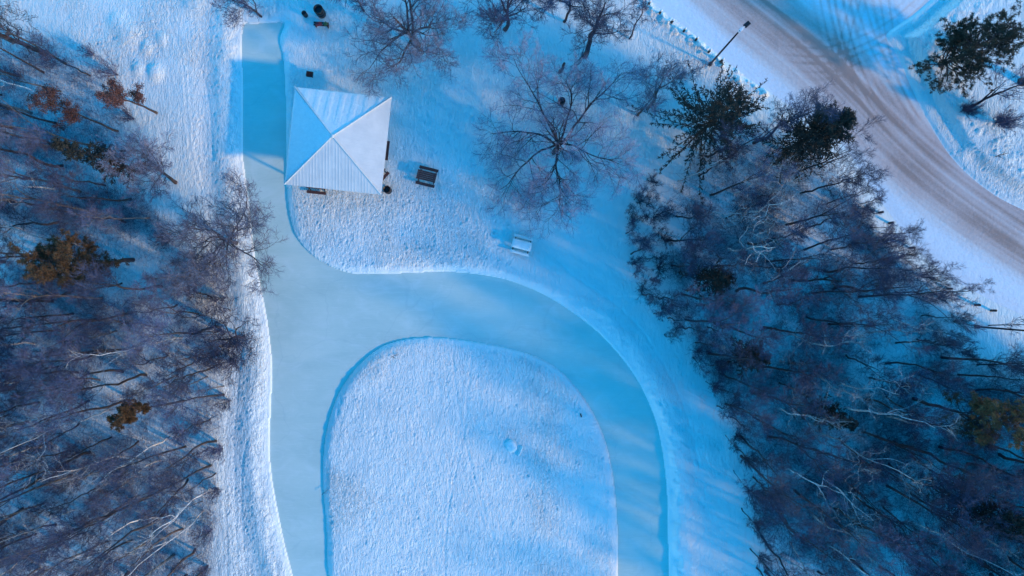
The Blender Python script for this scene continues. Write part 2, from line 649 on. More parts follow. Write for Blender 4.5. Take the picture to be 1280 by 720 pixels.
def signed_v(x, y, line):
    best = np.full(x.shape, 1e9)
    sv = np.zeros(x.shape)
    sl = np.zeros(x.shape)
    acc = 0.0
    for i in range(len(line) - 1):
        ax, ay = line[i]
        bx, by = line[i + 1]
        dx, dy = bx - ax, by - ay
        L = math.hypot(dx, dy)
        t = np.clip(((x - ax) * dx + (y - ay) * dy) / (L * L), 0, 1)
        qx, qy = x - ax - t * dx, y - ay - t * dy
        q = qx * qx + qy * qy
        s = np.sign(dx * qy - dy * qx)
        mk = q < best
        best = np.where(mk, q, best)
        sv = np.where(mk, s * np.sqrt(q), sv)
        sl = np.where(mk, acc + t * L, sl)
        acc += L
    return sv, sl


sv, sl = signed_v(RX, RY, ROAD_C)
band = np.exp(-(np.abs(sv + .1) / 2.9) ** 4)
str1 = vnoise(sv * 2.6 + .25 * np.sin(sl * .15), sl * .05, 1.0, 61)
str2 = vnoise(sv * 8.0, sl * .10, 1.0, 67)
str3 = vnoise(sv * 1.1, sl * .06, 1.0, 71)
dirt = band * (.10 + .38 * str1 + .32 * str2 + .22 * str3)
dirt += .22 * np.exp(-((sv - .9) / .30) ** 2) + .20 * np.exp(-((sv + 1.4) / .35) ** 2) + .14 * np.exp(-((sv + .1) / .22) ** 2)
sh = np.exp(-(np.abs(sv - 4.5) / 3.5) ** 4)
dirt += sh * .12 * vnoise(sv * 4, sl * .08, 1.0, 73)
for tr, st in (([(1040, -60), (1050, 10), (1062, 60), (1085, 115), (1118, 165)], .30), ([(1062, -60), (1076, 5), (1092, 55), (1118, 105), (1150, 160)], .22),
               ([(1085, -60), (1070, 0), (1058, 40), (1052, 95), (1075, 130)], .16), ([(1180, -30), (1135, 15), (1090, 45), (1030, 65), (960, 60)], .16),
               ([(1200, -30), (1148, 20), (1100, 60), (1040, 84), (980, 82)], .12), ([(1100, -40), (1110, 30), (1125, 90), (1150, 140), (1190, 185)], .2),
               ([(1020, -60), (1030, 0), (1045, 60), (1070, 110)], .2)):
    tl = catmull(w(tr), 6, closed=False)
    q, ql = signed_v(RX, RY, tl)
    a = np.abs(q)
    Lt = np.sum(np.linalg.norm(np.diff(tl, axis=0), axis=1))
    st = st * smooth(.02, 1.5, ql) * smooth(Lt - .02, Lt - 4, ql)
    dirt += st * (np.exp(-((a - .35) / .10) ** 2) + .5 * np.exp(-((a - .9) / .14) ** 2)) * (.5 + vnoise(ql, q, 1.2, 83))
jn = smooth(1000, 1060, RX * S + 640) * smooth(80, 10, 360 - RY * S)
dirt += jn * .18 * fbm(RX, RY, .5, 87)
dirt *= .75 + .5 * fbm(RX, RY, .35, 89)
dirt = np.clip(dirt, 0, 1)
db = seg_dist(RX, RY, ROAD, False) * np.where(inside(RX, RY, ROAD), 1, -1)
RZ = .004 + .035 * (1 - band) * smooth(0, 2, np.abs(sv)) + .040 * (str1 - .5) * band + .02 * (str2 - .5) * band + .014 * (fbm(RX, RY, 1.5, 91) - .4)
RZ = RZ * smooth(.1, 1.2, db) - .05 * smooth(.05, -.25, db)
k = np.arange(RX.size).reshape(RX.shape)
Fr = np.stack([k[:-1, :-1], k[:-1, 1:], k[1:, 1:], k[1:, :-1]], -1).reshape(-1, 4)
Fr = Fr[inn.ravel()[Fr].all(1)]
used = np.unique(Fr)
remap = np.zeros(RX.size, int)
remap[used] = np.arange(len(used))
me = mesh_np('road', np.stack([RX, RY, RZ], -1).reshape(-1, 3)[used], remap[Fr], True)
at = me.attributes.new('dirt', 'FLOAT', 'POINT')
at.data.foreach_set('value', dirt.astype(np.float32).ravel()[used])
o = link('road', me, M['road'])
o['kind'] = 'structure'
o['label'] = 'curving road of packed snow with brown tyre tracks'


# ------------------------------------------------------------------ trees
def unit(v):
    return v / (np.linalg.norm(v, axis=-1, keepdims=True) + 1e-9)


def spawn(r, par, parR, n, t0, t1, ang, length, k, up=.3, wig=.15, rfac=.6, taper=.35, lenvar=.3, lfall=.5, even=False):
    """children polylines growing from parents: par (N,K,3)"""
    N, K, _ = par.shape
    t = t0 + (t1 - t0) * (np.arange(n)[None] + r.uniform(.1, .9, (N, n))) / n
    f = t * (K - 1)
    i = np.minimum(f.astype(int), K - 2)
    fr = (f - i)[..., None]
    a = np.take_along_axis(par, i[..., None].repeat(3, -1), 1)
    b = np.take_along_axis(par, (i + 1)[..., None].repeat(3, -1), 1)
    st = a + (b - a) * fr
    tan = unit(b - a)
    ra = np.take_along_axis(parR, i, 1)
    rb = np.take_along_axis(parR, i + 1, 1)
    rr = (ra + (rb - ra) * fr[..., 0]) * rfac
    ref = unit(r.normal(size=(N, n, 3)))
    side = unit(np.cross(tan, ref))
    if even:
        az = np.arange(N * n).reshape(N, n) * 2.3999 + r.normal(size=(N, n)) * .12 + r.uniform(0, 6.28)
        side = np.stack([np.cos(az), np.sin(az), az * 0], -1)
    an = np.radians(ang) * r.uniform(.7, 1.3, (N, n, 1))
    d = unit(tan * np.cos(an) + side * np.sin(an) + np.array([0, 0, up]))
    L = np.asarray(length) * (1 - lfall * t) * r.uniform(1 - lenvar, 1 + lenvar, (N, n))
    pts = np.empty((N, n, k, 3))
    pts[:, :, 0] = st
    cur = d
    step = (L / (k - 1))[..., None]
    for q in range(1, k):
        cur = unit(cur + r.normal(size=cur.shape) * wig + np.array([0, 0, up * .25]))
        pts[:, :, q] = pts[:, :, q - 1] + cur * step
    R = rr[..., None] * np.linspace(1, taper, k)
    return pts.reshape(N * n, k, 3), R.reshape(N * n, k)


def bare_tree(seed, h=11, R=2.3, tr=.13, fb=.35, nl=14, n2=6, n3=6, n4=5, lean=(0, 0), elev=45, up=.3, wig=.13, forks=1, tw=.009, trunk_frac=.9, fang=28, flen=None, fup=.25, lr=.42):
    r = np.random.default_rng(seed)
    K = 11
    tp, tR = [], []
    # trunk(s)
    base = np.zeros((1, K, 3))
    zz = np.linspace(-.15, h * trunk_frac, K)
    off = np.cumsum(r.normal(size=(K, 2)) * h * .0075, 0)
    off[0] = 0
    bend = (np.linspace(0, 1, K) ** 1.3)[:, None] * np.array(lean)[None]
    base[0, :, :2] = off + bend
    base[0, :, 2] = zz
    bR = (tr * (np.linspace(1, .0, K) ** .8 * .85 + .15))[None]
    bR[0, 0] *= 1.15
    tp = [tubes(base, bR, 8)]
    mains, mR = base, bR
    if forks > 1:
        fp, fR = spawn(r, base, bR, forks - 1, fb * .8, min(fb * .8 + .3, .8), fang, flen or h * .62, K, up=fup, wig=wig * .7, rfac=.72, taper=.2, lfall=.25 if flen else .5, even=flen is not None)
        tp.append(tubes(fp, fR, 6))
        mains = np.concatenate([base, fp])
        mR = np.concatenate([bR, fR])
    l1, r1 = spawn(r, mains, mR, max(3, nl // forks), fb if forks == 1 else .3, .98, 90 - elev, R * 1.15, 8, up=up, wig=wig, rfac=lr, taper=.25, lfall=.45)
    tp.append(tubes(l1, r1, 5))
    l2, r2 = spawn(r, l1, r1, n2, .22, .98, 42, R * .52, 6, up=up * .7, wig=wig * 1.1, rfac=.6, taper=.35)
    r2 = np.maximum(r2, tw * 1.3)
    tp.append(tubes(l2, r2, 4))
    l3, r3 = spawn(r, l2, r2, n3, .2, .98, 42, R * .28, 5, up=up * .6, wig=wig * 1.2, rfac=.6, taper=.45)
    r3 = np.maximum(r3, tw)
    cr = [tubes(l3, r3, 3)]
    l4, r4 = spawn(r, l3, r3, n4, .2, 1.0, 40, R * .15, 3, up=up * .5, wig=wig, rfac=.7, taper=.3)
    r4 = np.clip(r4, tw * .55, tw)
    cr.append(tubes(l4, r4, 3))
    return join(tp), join(cr), (l3, l4)


def conifer(seed, h=11, R=2.5, tr=.14, nb=90, nsec=12, droop=.25, z0=.12, thick=.038, sec=.75, smax=1.5):
    r = np.random.default_rng(seed)
    K = 9
    base = np.zeros((1, K, 3))
    base[0, :, 2] = np.linspace(-.1, h, K)
    base[0, :, :2] = np.cumsum(r.normal(size=(K, 2)) * .03, 0)
    bR = (tr * np.linspace(1, .08, K))[None]
    trunk = tubes(base, bR, 8)
    t = np.sort(r.uniform(0, 1, nb)) ** .9
    z = h * (z0 + (1 - z0 - .02) * t)
    az = np.arange(nb) * 2.399 + r.normal(size=nb) * .3
    L = R * (1 - t) ** .75 * r.uniform(.6, 1.15, nb) + .18
    k = 6
    s = np.linspace(0, 1, k)
    pts = np.zeros((nb, k, 3))
    dr = -droop + .5 * t
    rise = np.outer(L * dr, s) + np.outer(L * .28, s ** 2.5)
    pts[:, :, 0] = np.outer(L * np.cos(az), s)
    pts[:, :, 1] = np.outer(L * np.sin(az), s)
    pts[:, :, 2] = z[:, None] + rise
    pts[:, :, :2] += np.cumsum(r.normal(size=(nb, k, 2)) * .03, 1)
    pR = np.linspace(1, .35, k)[None] * (thick * 1.0) * np.ones((nb, 1))
    cr = [tubes(pts, pR, 4)]
    l2, r2 = spawn(r, pts, pR, nsec, .12, .98, 50, .55, 4, up=-.08, wig=.12, rfac=1, taper=.3, lfall=.55)
    # longer side twigs on longer boughs
    Lr = np.repeat(L, nsec)[:, None, None]
    l2 = l2[:, :1] + (l2 - l2[:, :1]) * np.clip(Lr * sec, .35, smax)
    r2 = np.full_like(r2, thick) * np.array([.7, 1, .9, .25])
    cr.append(tubes(l2, r2, 4))
    l3, r3 = spawn(r, l2, r2, 4, .15, .95, 48, .22, 3, up=-.05, wig=.12, rfac=1, taper=.3, lfall=.3)
    r3 = np.full_like(r3, thick) * np.array([.5, .85, .25])
    cr.append(tubes(l3, r3, 3))
    return trunk, join(cr)


def spikes(r, c, n, L, rad, upb=.4):
    """needle tufts: n thin pyramids round each centre"""
    N = len(c)
    d = unit(r.normal(size=(N, n, 3)) + np.array([0, 0, upb]))
    a = np.repeat(c[:, None], n, 1)
    pts = np.stack([a, a + d * L * .45, a + d * (L * r.uniform(.7, 1.2, (N, n, 1)))], 2).reshape(N * n, 3, 3)
    return tubes(pts, np.full((N * n, 3), rad) * np.array([.5, 1, .15]), 3)


def pine(seed, h=10, R=2.6, tr=.16, z0=.3, nb=34, n=12, lean=(0, 0), L=.2):
    (tv, tf), _, (l3, l4) = bare_tree(seed, h, R, tr, fb=z0, nl=nb, n2=5, n3=2, n4=1, elev=15, up=.12, lean=lean, trunk_frac=.97)
    r = np.random.default_rng(seed + 1)
    tips = np.concatenate([l3[:, -1], l3[:, 2], l4[:, -1]])
    return (tv, tf), spikes(r, tips, n, L, .016)


def leafed(seed, h, R, n=9, size=.05, **kw):
    t, c, (l3, l4) = bare_tree(seed, h, R, n4=3, **kw)
    r = np.random.default_rng(seed + 1)
    tips = np.concatenate([l4[:, -1], l4[:, 1], l3[:, -1]])
    N = len(tips)
    cc = np.repeat(tips, n // 2, 0) + r.normal(size=(N * (n // 2), 3)) * .09
    a = unit(r.normal(size=cc.shape)) * size
    b = unit(np.cross(a, r.normal(size=cc.shape))) * size * .6
    V = np.stack([cc - a, cc - b, cc + a, cc + b], 1).reshape(-1, 3)
    F = np.arange(len(V)).reshape(-1, 4)
    return t, c, (V, F)


def make_tree(name, geo, mats, label, cat, px, py, group=None, partnames=('trunk', 'crown', 'foliage'), rot=0.0, scale=None):
    x, y = P(px, py)
    t = thing(name, label, cat, (x, y, zat(x, y)), rot, group)
    for gm, mt, pn in zip(geo, mats, partnames):
        me = gm if isinstance(gm, bpy.types.Mesh) else mesh_np(name + '_' + pn, gm[0], gm[1], pn == 'trunk')
        link(pn, me, mt, t)
    if scale:
        t.scale = scale
    return t


# --- trees that stand alone
def feature(name, px, py, label, cat='bare tree', mats=('bark', 'twig'), group=None, **kw):
    tr_, cr_, _ = bare_tree(**kw)
    return make_tree(name, (tr_, cr_), [M[m] for m in mats], label, cat, px, py, group)


G_OPEN = 'bare trees standing in the open snow'
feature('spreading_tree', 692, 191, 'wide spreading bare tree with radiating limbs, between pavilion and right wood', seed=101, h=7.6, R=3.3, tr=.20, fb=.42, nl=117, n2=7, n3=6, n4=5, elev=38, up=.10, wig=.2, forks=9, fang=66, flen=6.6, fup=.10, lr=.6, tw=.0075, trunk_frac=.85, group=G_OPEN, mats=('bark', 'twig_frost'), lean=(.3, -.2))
feature('bare_tree', 730, 72, 'bare tree with thick dark curved trunk above the wide spreading tree', seed=102, h=9.5, R=2.9, tr=.23, fb=.6, nl=24, n2=6, n3=6, n4=5, elev=35, forks=4, fang=50, flen=2.6, tw=.0085, group=G_OPEN, lean=(.6, .6))
feature('bare_tree', 631, 38, 'bare tree with short crooked trunk at top edge, right of pavilion', seed=103, h=8.5, R=2.6, tr=.18, fb=.4, nl=42, n2=6, n3=6, n4=5, elev=35, forks=6, fang=60, flen=3.6, fup=.12, wig=.2, group=G_OPEN, lean=(.8, .3), mats=('bark', 'twig'))
feature('bare_tree', 524, 58, 'low spreading bare tree with stout brown trunk just above the pavilion', seed=104, h=7.2, R=3.2, tr=.22, fb=.34, nl=80, n2=6, n3=6, n4=5, elev=35, forks=9, fang=66, flen=5.2, fup=.10, wig=.2, lr=.55, group=G_OPEN, lean=(-1.4, -.2), mats=('bark_warm', 'twig_frost'))
feature('bare_tree', 786, 50, 'thin bare tree with a straight whip-like trunk beside the road posts', seed=105, h=8.5, R=1.5, tr=.07, fb=.3, nl=10, n2=4, n3=4, n4=3, elev=45, group=G_OPEN, lean=(-.3, .4))
feature('birch_tree', 808, 137, 'birch with pale split trunk and sparse crown, left of the big spruce', 'birch', mats=('bark_grey', 'twig_frost'), seed=106, h=8.2, R=2.6, tr=.14, fb=.45, nl=24, n2=6, n3=6, n4=4, elev=35, forks=4, fang=45, flen=3, group=G_OPEN, lean=(-.3, 1.0))
feature('bare_tree', 1206, 136, 'sparse leaning bare tree with forked dark branches beyond the road, below the pine', seed=107, h=6, R=2.3, tr=.13, fb=.2, nl=10, n2=5, n3=5, n4=4, elev=40, forks=3, group=G_OPEN, lean=(.8, .5), mats=('bark', 'twig'))
feature('bare_tree', 1268, 106, 'thick trunked tree at the outer edge beyond the road, mostly out of view', seed=108, h=4.6, R=1.4, tr=.36, fb=.5, nl=14, n2=6, n3=6, n4=4, elev=35, group=G_OPEN)
feature('bare_tree', 222, 229, 'bare tree with curved red-brown trunk at the left wood edge, level with the pavilion', seed=109, h=6.8, R=2.4, tr=.15, fb=.45, nl=40, n2=6, n3=6, n4=5, elev=30, forks=5, fang=55, flen=2.8, group=G_OPEN, lean=(.5, 1.2), mats=('bark_warm', 'twig_frost'))
feature('bare_tree', 297, 304, 'bare tree with red-brown trunk on the left bank, crown reaching over the ice', seed=110, h=6.4, R=2.9, tr=.17, fb=.34, nl=90, n2=6, n3=6, n4=5, elev=35, forks=10, fang=70, flen=4.9, fup=.10, wig=.2, lr=.5, group=G_OPEN, lean=(.7, .2), mats=('bark_warm', 'twig_frost'))
feature('bare_tree', 307, 420, 'bushy bare tree on the left bank where the ice widens', seed=111, h=6.5, R=2.4, tr=.13, fb=.25, nl=45, n2=6, n3=6, n4=5, elev=30, forks=7, fang=50, flen=3.6, group=G_OPEN, mats=('bark_warm', 'twig'))
feature('bare_tree', 328, 22, 'small bare tree at the head of the narrow ice channel', seed=112, h=4.5, R=2.2, tr=.09, fb=.15, nl=16, n2=6, n3=6, n4=5, elev=28, forks=3, group=G_OPEN, lean=(-.6, -.2))
feature('bare_tree', 705, 28, 'bare tree with its crown cut by the top edge, left of the whip-thin tree', seed=113, h=8, R=2.4, tr=.12, fb=.4, nl=36, n2=6, n3=6, n4=5, elev=30, forks=6, fang=60, flen=3.2, group=G_OPEN)
feature('sapling', 1234, 407, 'thin leaning sapling beside the lamp post at the right edge', 'sapling', seed=114, h=5.5, R=1.3, tr=.05, fb=.2, nl=8, n2=4, n3=4, n4=3, elev=45, lean=(1.0, .4))
feature('bare_tree', 60, 68, 'dark gnarled tree with thick curling limbs in the top left corner', seed=115, h=10, R=2.7, tr=.22, fb=.5, nl=20, n2=7, n3=5, n4=3, elev=20, forks=4, wig=.35, mats=('bark', 'bark'))
feature('bare_tree', 455, 14, 'slender bare tree cut by the top edge, right of the litter barrel', seed=116, h=6, R=2.6, tr=.10, fb=.3, nl=16, n2=6, n3=6, n4=5, elev=30, forks=2, group=G_OPEN)

# broken stems
def snag(px, py, h, r0, label):
    x, y = P(px, py)
    r = np.random.default_rng(int(px))
    k = 6
    pts = np.zeros((k, 3))
    pts[:, 2] = np.linspace(-.1, h, k)
    pts[:, :2] = np.cumsum(r.normal(size=(k, 2)) * .03, 0)
    b = MB().tube(pts, r0 * np.linspace(1.15, .8, k), 9)
    t = thing('tree_snag', label, 'snag', (x, y, zat(x, y)))
    b.build('trunk', M['bark_warm'], t, True)
    c = MB()
    c.lathe([(r0 * .72, 0), (r0 * .55, .06), (r0 * .2, .14)], 8, (pts[-1, 0], pts[-1, 1], h - .01))
    c.build('broken_top', M['bark'], t)


snag(699, 91, 2.3, .13, 'short broken trunk in snow above the barrel under the spreading tree')
snag(797, 145, 3.2, .10, 'short leaning broken stem beside the pale split birch')

# --- conifers
def conif(px, py, label, seed, h, R, nb=90, nsec=12, mat='needle', name='spruce_tree', cat='spruce', **kw):
    t, c = conifer(seed, h, R, nb=nb, nsec=nsec, **kw)
    return make_tree(name, (t, c), (M['bark'], M[mat]), label, cat, px, py, 'evergreens', ('trunk', 'crown'))


conif(868, 170, 'large dark star-shaped spruce at the top corner of the right wood, below the lamp', 201, 11, 5.8, nb=84, nsec=26, sec=.42, smax=.85, thick=.030)
conif(976, 190, 'narrow dark spruce pointing at the road from the right wood edge', 202, 11.6, 3.4, nb=150, nsec=16, z0=.1, thick=.030, sec=.6)
conif(870, 350, 'scruffy dark spruce half hidden by pale limbs near the right wood rink side', 203, 8.5, 2.0, nb=60, nsec=9)
conif(918, 438, 'small dark spruce near the rink side of the right wood, level with island top', 204, 7, 1.7, nb=60, nsec=9)
conif(1008, 508, 'slim dark spruce deep in the right wood among bent trunks', 205, 7.5, 1.3, nb=60, nsec=8)
conif(1158, 604, 'dark brownish spruce near the bottom right corner of the wood', 206, 11.5, 2.1, nb=100, nsec=10)
conif(182, 216, 'narrow dark spruce leaning outward in the left wood, level with the pavilion roof', 207, 11.3, 1.5, nb=80, nsec=9)
t_, c_ = pine(208, 6.5, 2.5, tr=.15, z0=.04, nb=64, n=14, L=.22)
make_tree('pine_tree', (t_, c_), (M['bark'], M['needle_pine']), 'clumpy green pine with orange-tinged top beyond the road, top right', 'pine', 1168, 86, 'evergreens', ('trunk', 'crown'))
t_, c_ = pine(209, 11.6, 1.9, tr=.16, z0=.42, nb=46, n=16, L=.22)
make_tree('ochre_pine', (t_, c_), (M['bark'], M['needle_brown']), 'large brown-needled pine standing out in the left wood', 'pine', 170, 325, 'evergreens', ('trunk', 'crown'))
t_, c_ = pine(210, 9.6, .95, tr=.10, z0=.66, nb=24, n=14, L=.18)
make_tree('ochre_pine', (t_, c_), (M['bark'], M['needle_brown']), 'small ochre-topped pine in the left wood, below the large brown pine', 'pine', 233, 500, 'evergreens', ('trunk', 'crown'))
t_, c_ = pine(211, 12, 2.0, tr=.15, z0=.5, nb=40, n=14, L=.2)
make_tree('ochre_pine', (t_, c_), (M['bark'], M['needle_brown']), 'dark brown-needled pine at the right picture edge in the wood', 'pine', 1138, 497, 'evergreens', ('trunk', 'crown'))
for (px, py, sd, hh, RR, lb, size) in ((150, 165, 221, 9.5, 1.7, 'tree with clinging orange-brown leaves at the left edge of the left wood', .05),
                                      (198, 142, 222, 7.6, 1.5, 'tree with clinging dull red leaves near the upper edge of the left wood', .05)):
    t_, c_, l_ = leafed(sd, hh, RR, size=size, tr=.1, fb=.45, nl=12, n2=5, n3=4, elev=30)
    make_tree('leafy_tree', (t_, c_, l_), (M['bark_warm'], M['twig'], M['leaf_rust']), lb, 'leafy tree', px, py, 'trees keeping dead leaves', ('trunk', 'crown', 'leaves'))

# --- the two woods
LEFT = np.array([(-40, 60), (60, 50), (105, 85), (148, 122), (165, 185), (188, 260), (238, 305), (270, 350), (282, 400), (286, 460), (278, 540), (270, 620), (262, 740), (240, 780), (-40, 780)])
RIGHT = np.array([(828, 285), (838, 240), (846, 215), (880, 190), (960, 165), (1012, 180), (1050, 225), (1085, 280), (1120, 325), (1150, 365), (1168, 400), (1182, 445), (1290, 475), (1420, 490), (1420, 850), (955, 850), (950, 740), (945, 660), (925, 590), (905, 520), (880, 450), (850, 400), (835, 340)])


def poisson(poly, dmin, n, seed, zones=None, avoid=()):
    r = np.random.default_rng(seed)
    x0, y0 = poly.min(0)
    x1, y1 = poly.max(0)
    pts = []
    for _ in range(n):
        p = np.array([r.uniform(x0, x1), r.uniform(y0, y1)])
        if not inside(p[0], p[1], poly):
            continue
        dm = dmin
        if p[0] > 1280 or p[1] > 725 or p[0] < 0:
            dm = dmin * 1.4
        if any((p[0] - q[0]) ** 2 + (p[1] - q[1]) ** 2 < dm * dm for q in pts) or any((p[0] - q[0]) ** 2 + (p[1] - q[1]) ** 2 < 24 ** 2 for q in avoid):
            continue
        pts.append(p)
    return pts


VAR = []
for i in range(10):
    r = np.random.default_rng(300 + i)
    hh = [12, 10.5, 12.5, 9.5, 11.5, 8.5, 11, 8, 12.5, 10][i]
    RR = [2.3, 2.0, 2.6, 1.8, 2.1, 1.9, 2.4, 1.7, 2.2, 2.4][i]
    tr_, cr_, _ = bare_tree(300 + i, hh, RR, tr=[.11, .085, .125, .075, .10, .08, .11, .07, .115, .095][i], fb=[.5, .45, .55, .4, .55, .4, .5, .4, .6, .45][i],
                            nl=15, n2=6, n3=5, n4=5, elev=[40, 48, 35, 50, 42, 45, 36, 50, 40, 34][i], forks=[1, 2, 1, 1, 2, 2, 1, 1, 3, 2][i], wig=.12, lr=.30,
                            lean=(r.normal() * .5, r.normal() * .5), tw=.0068)
    VAR.append((mesh_np('wood_tree_trunk', *tr_, True), mesh_np('wood_tree_crown', *cr_)))
VARB = []
for i in range(4):
    r = np.random.default_rng(340 + i)
    tr_, cr_, _ = bare_tree(340 + i, [12.5, 11.5, 13, 10.5][i], [2.6, 2.2, 2.8, 2.3][i], tr=.075, fb=.5, nl=9, n2=4, n3=4, n4=3, elev=30, forks=[3, 2, 3, 2][i], fang=45, flen=4.2, lr=.5, wig=.2, tw=.006, lean=(r.normal() * .6, r.normal() * .6))
    VARB.append((mesh_np('birch_trunk', *tr_, True), mesh_np('birch_crown', *cr_)))

ORD = ['first', 'second', 'third', 'fourth', 'fifth', 'sixth', 'seventh', 'eighth', 'ninth', 'tenth', 'eleventh', 'twelfth', 'thirteenth', 'fourteenth',
       'fifteenth', 'sixteenth', 'seventeenth', 'eighteenth', 'nineteenth', 'twentieth']
NINE = ORD[:9]
for d_ in ('twent', 'thirt', 'fort', 'fift'):
    ORD += ([d_ + 'ieth'] if d_ != 'twent' else []) + [d_ + 'y-' + o_ for o_ in NINE]

protos = {}


CROWNS_R = np.array([(775, 240), (800, 215), (850, 150), (900, 90), (960, 75), (1030, 110), (1062, 145), (1065, 200), (1095, 255), (1125, 300), (1160, 335), (1190, 365), (1210, 400), (1222, 438), (1400, 448), (1900, 540), (1900, 1300), (930, 1300), (935, 720), (920, 600), (900, 480), (800, 420), (775, 330)], float)
CLEAR_TOPS = [(905, 138), (925, 118), (885, 155), (1015, 172), (1035, 162), (1052, 150), (105, 310), (75, 305), (135, 318), (160, 525), (1262, 535), (1250, 640), (130, 105), (45, 125)]


def wood(poly, dmin, seed, side, cols, avoid, mats, extra):
    pts = poisson(poly, dmin, 9000, seed, avoid=avoid)
    r = np.random.default_rng(seed + 1)
    rec = []
    for p in pts:
        birch = r.uniform() < (.12 if side == 'left' else .19)
        vi_ = int(r.integers(0, 4 if birch else 10))
        sc_ = r.uniform(.82, 1.08)
        h0 = 12.0 if birch else [12, 10.5, 12.5, 9.5, 11.5, 8.5, 11, 8, 12.5, 10][vi_]

        def top_px(q, f=1.0):
            k_ = H / (H - h0 * q * f)
            return (p[0] - 640) * k_ + 640, (p[1] - 360) * k_ + 360
        if side == 'right':
            while sc_ > .34 and not inside(*top_px(sc_), CROWNS_R):
                sc_ -= .05
        if any(abs(top_px(sc_, f)[0] - q[0]) < 26 and abs(top_px(sc_, f)[1] - q[1]) < 22 for q in CLEAR_TOPS for f in (.6, .8, 1)):
            continue
        rec.append([p, birch, vi_, r.uniform(0, 6.28), sc_])
    for p in extra:
        if side == 'right' and p[0] < 880 and p[1] < 420:
            p = (p[0] - 20, p[1])
        rec.append([np.array(p, float), False, int(r.integers(0, 10)), r.uniform(0, 6.28), r.uniform(.38, .55)])
    for ci, (lo, hi, cname) in enumerate(cols):
        for bk in (False, True):
            sel = sorted([q for q in rec if q[1] == bk and lo <= q[0][0] < hi], key=lambda q: q[0][1])
            for n_, (p, b_, vi, az, sc) in enumerate(sel):
                kind = 'pale-limbed birch' if b_ else 'dark bare tree'
                lb = f'{kind}, {ORD[n_]} from the top in the {side} wood\'s {cname}'
                key = (side, b_, vi)
                x, y = P(*p)
                loc = (x, y, zat(x, y))
                # crowns reach for the light at the wood's edges; small stature changes
                s3 = (sc * r.uniform(.85, 1.15), sc * r.uniform(.85, 1.15), sc)
                grp = f'{"birches" if b_ else "bare trees"} of the {side} wood'
                if key not in protos:
                    V = VARB[vi] if b_ else VAR[vi]
                    mt = (M['birch'], M['bark_grey']) if b_ else mats[vi % len(mats)]
                    me_ = [m_.copy() for m_ in V]
                    protos[key] = make_tree('birch_tree' if b_ else 'bare_tree', me_, mt, lb, 'birch' if b_ else 'bare tree', p[0], p[1], grp, ('trunk', 'crown'), az, s3)
                else:
                    dup(protos[key], loc, az, lb, grp, s3)
    return rec


keep_l = [(170, 325), (233, 500), (182, 216), (150, 165), (198, 142), (219, 229), (297, 304), (307, 420), (60, 68)]
keep_r = [(868, 170), (976, 190), (870, 350), (918, 438), (1008, 508), (1158, 604), (1138, 497), (808, 137)]
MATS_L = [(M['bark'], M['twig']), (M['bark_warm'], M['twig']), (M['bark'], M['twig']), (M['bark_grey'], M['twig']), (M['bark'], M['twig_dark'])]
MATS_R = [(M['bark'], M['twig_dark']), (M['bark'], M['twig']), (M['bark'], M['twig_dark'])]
wl = wood(LEFT, 26, 401, 'left', [(-99, 40, 'outermost strip'), (40, 100, 'outer strip'), (100, 160, 'middle strip'), (160, 220, 'inner strip'), (220, 400, 'rinkside strip')], keep_l, MATS_L, [(262, 352), (272, 372), (290, 388), (258, 395), (278, 412), (268, 440), (290, 452), (262, 470), (282, 482), (270, 520), (262, 560), (272, 590), (256, 625), (266, 660), (254, 690), (248, 722), (240, 330)])
wr = wood(RIGHT, 26, 402, 'right', [(0, 900, 'rinkside strip'), (900, 960, 'second rinkside strip'), (960, 1020, 'third rinkside strip'), (1020, 1080, 'middle strip'),
                                    (1080, 1140, 'third roadside strip'), (1140, 1210, 'second roadside strip'), (1210, 1285, 'strip at the picture edge'), (1285, 1500, 'strip beyond the picture edge')], keep_r, MATS_R, [(812, 250), (828, 258), (806, 268), (822, 278), (840, 268), (802, 292), (818, 300), (836, 296), (808, 318), (826, 324), (812, 342), (832, 350), (822, 368), (842, 372), (836, 392), (854, 398), (850, 418), (868, 428), (866, 446), (884, 456), (880, 476), (898, 486), (894, 506), (910, 520), (904, 542), (918, 560), (914, 585), (928, 605), (924, 632), (936, 655), (934, 682), (942, 706), (858, 380), (872, 408), (1100, 292), (1128, 318), (1152, 340), (1176, 366), (1075, 255)])
print('woods', len(wl), len(wr))

# spruces added unseen outside the frame to shade the wood and nearby snow
DS = [mesh_np('shade_spruce_' + n_, *g_, n_ == 'trunk') for n_, g_ in zip(('trunk', 'crown'), conifer(901, 14.5, 3.2, tr=.2, nb=150, nsec=16, sec=.6, thick=.07, z0=.08))]
dsp = None
r_ = np.random.default_rng(77)
n_ds = 0
for row, off_ in ((0, 0), (1, 24)):
    for q in range(11):
        px, py = 1335 + row * 62 + r_.uniform(-12, 12), 510 + q * 48 + off_ + r_.uniform(-10, 10)
        lb = f'spruce added for shade beyond the picture edge, {ORD[q]} from the top of the {("inner", "outer")[row]} row'
        sc_ = r_.uniform(.82, 1.05)
        if dsp is None:
            dsp = make_tree('spruce_tree', DS, (M['bark'], M['needle']), lb, 'spruce', px, py, 'spruces added for shade beyond the picture edge', ('trunk', 'crown'), 0, (sc_,) * 3)
        else:
            x, y = P(px, py)
            dup(dsp, (x, y, zat(x, y)), r_.uniform(0, 6), lb, 'spruces added for shade beyond the picture edge', (sc_,) * 3)

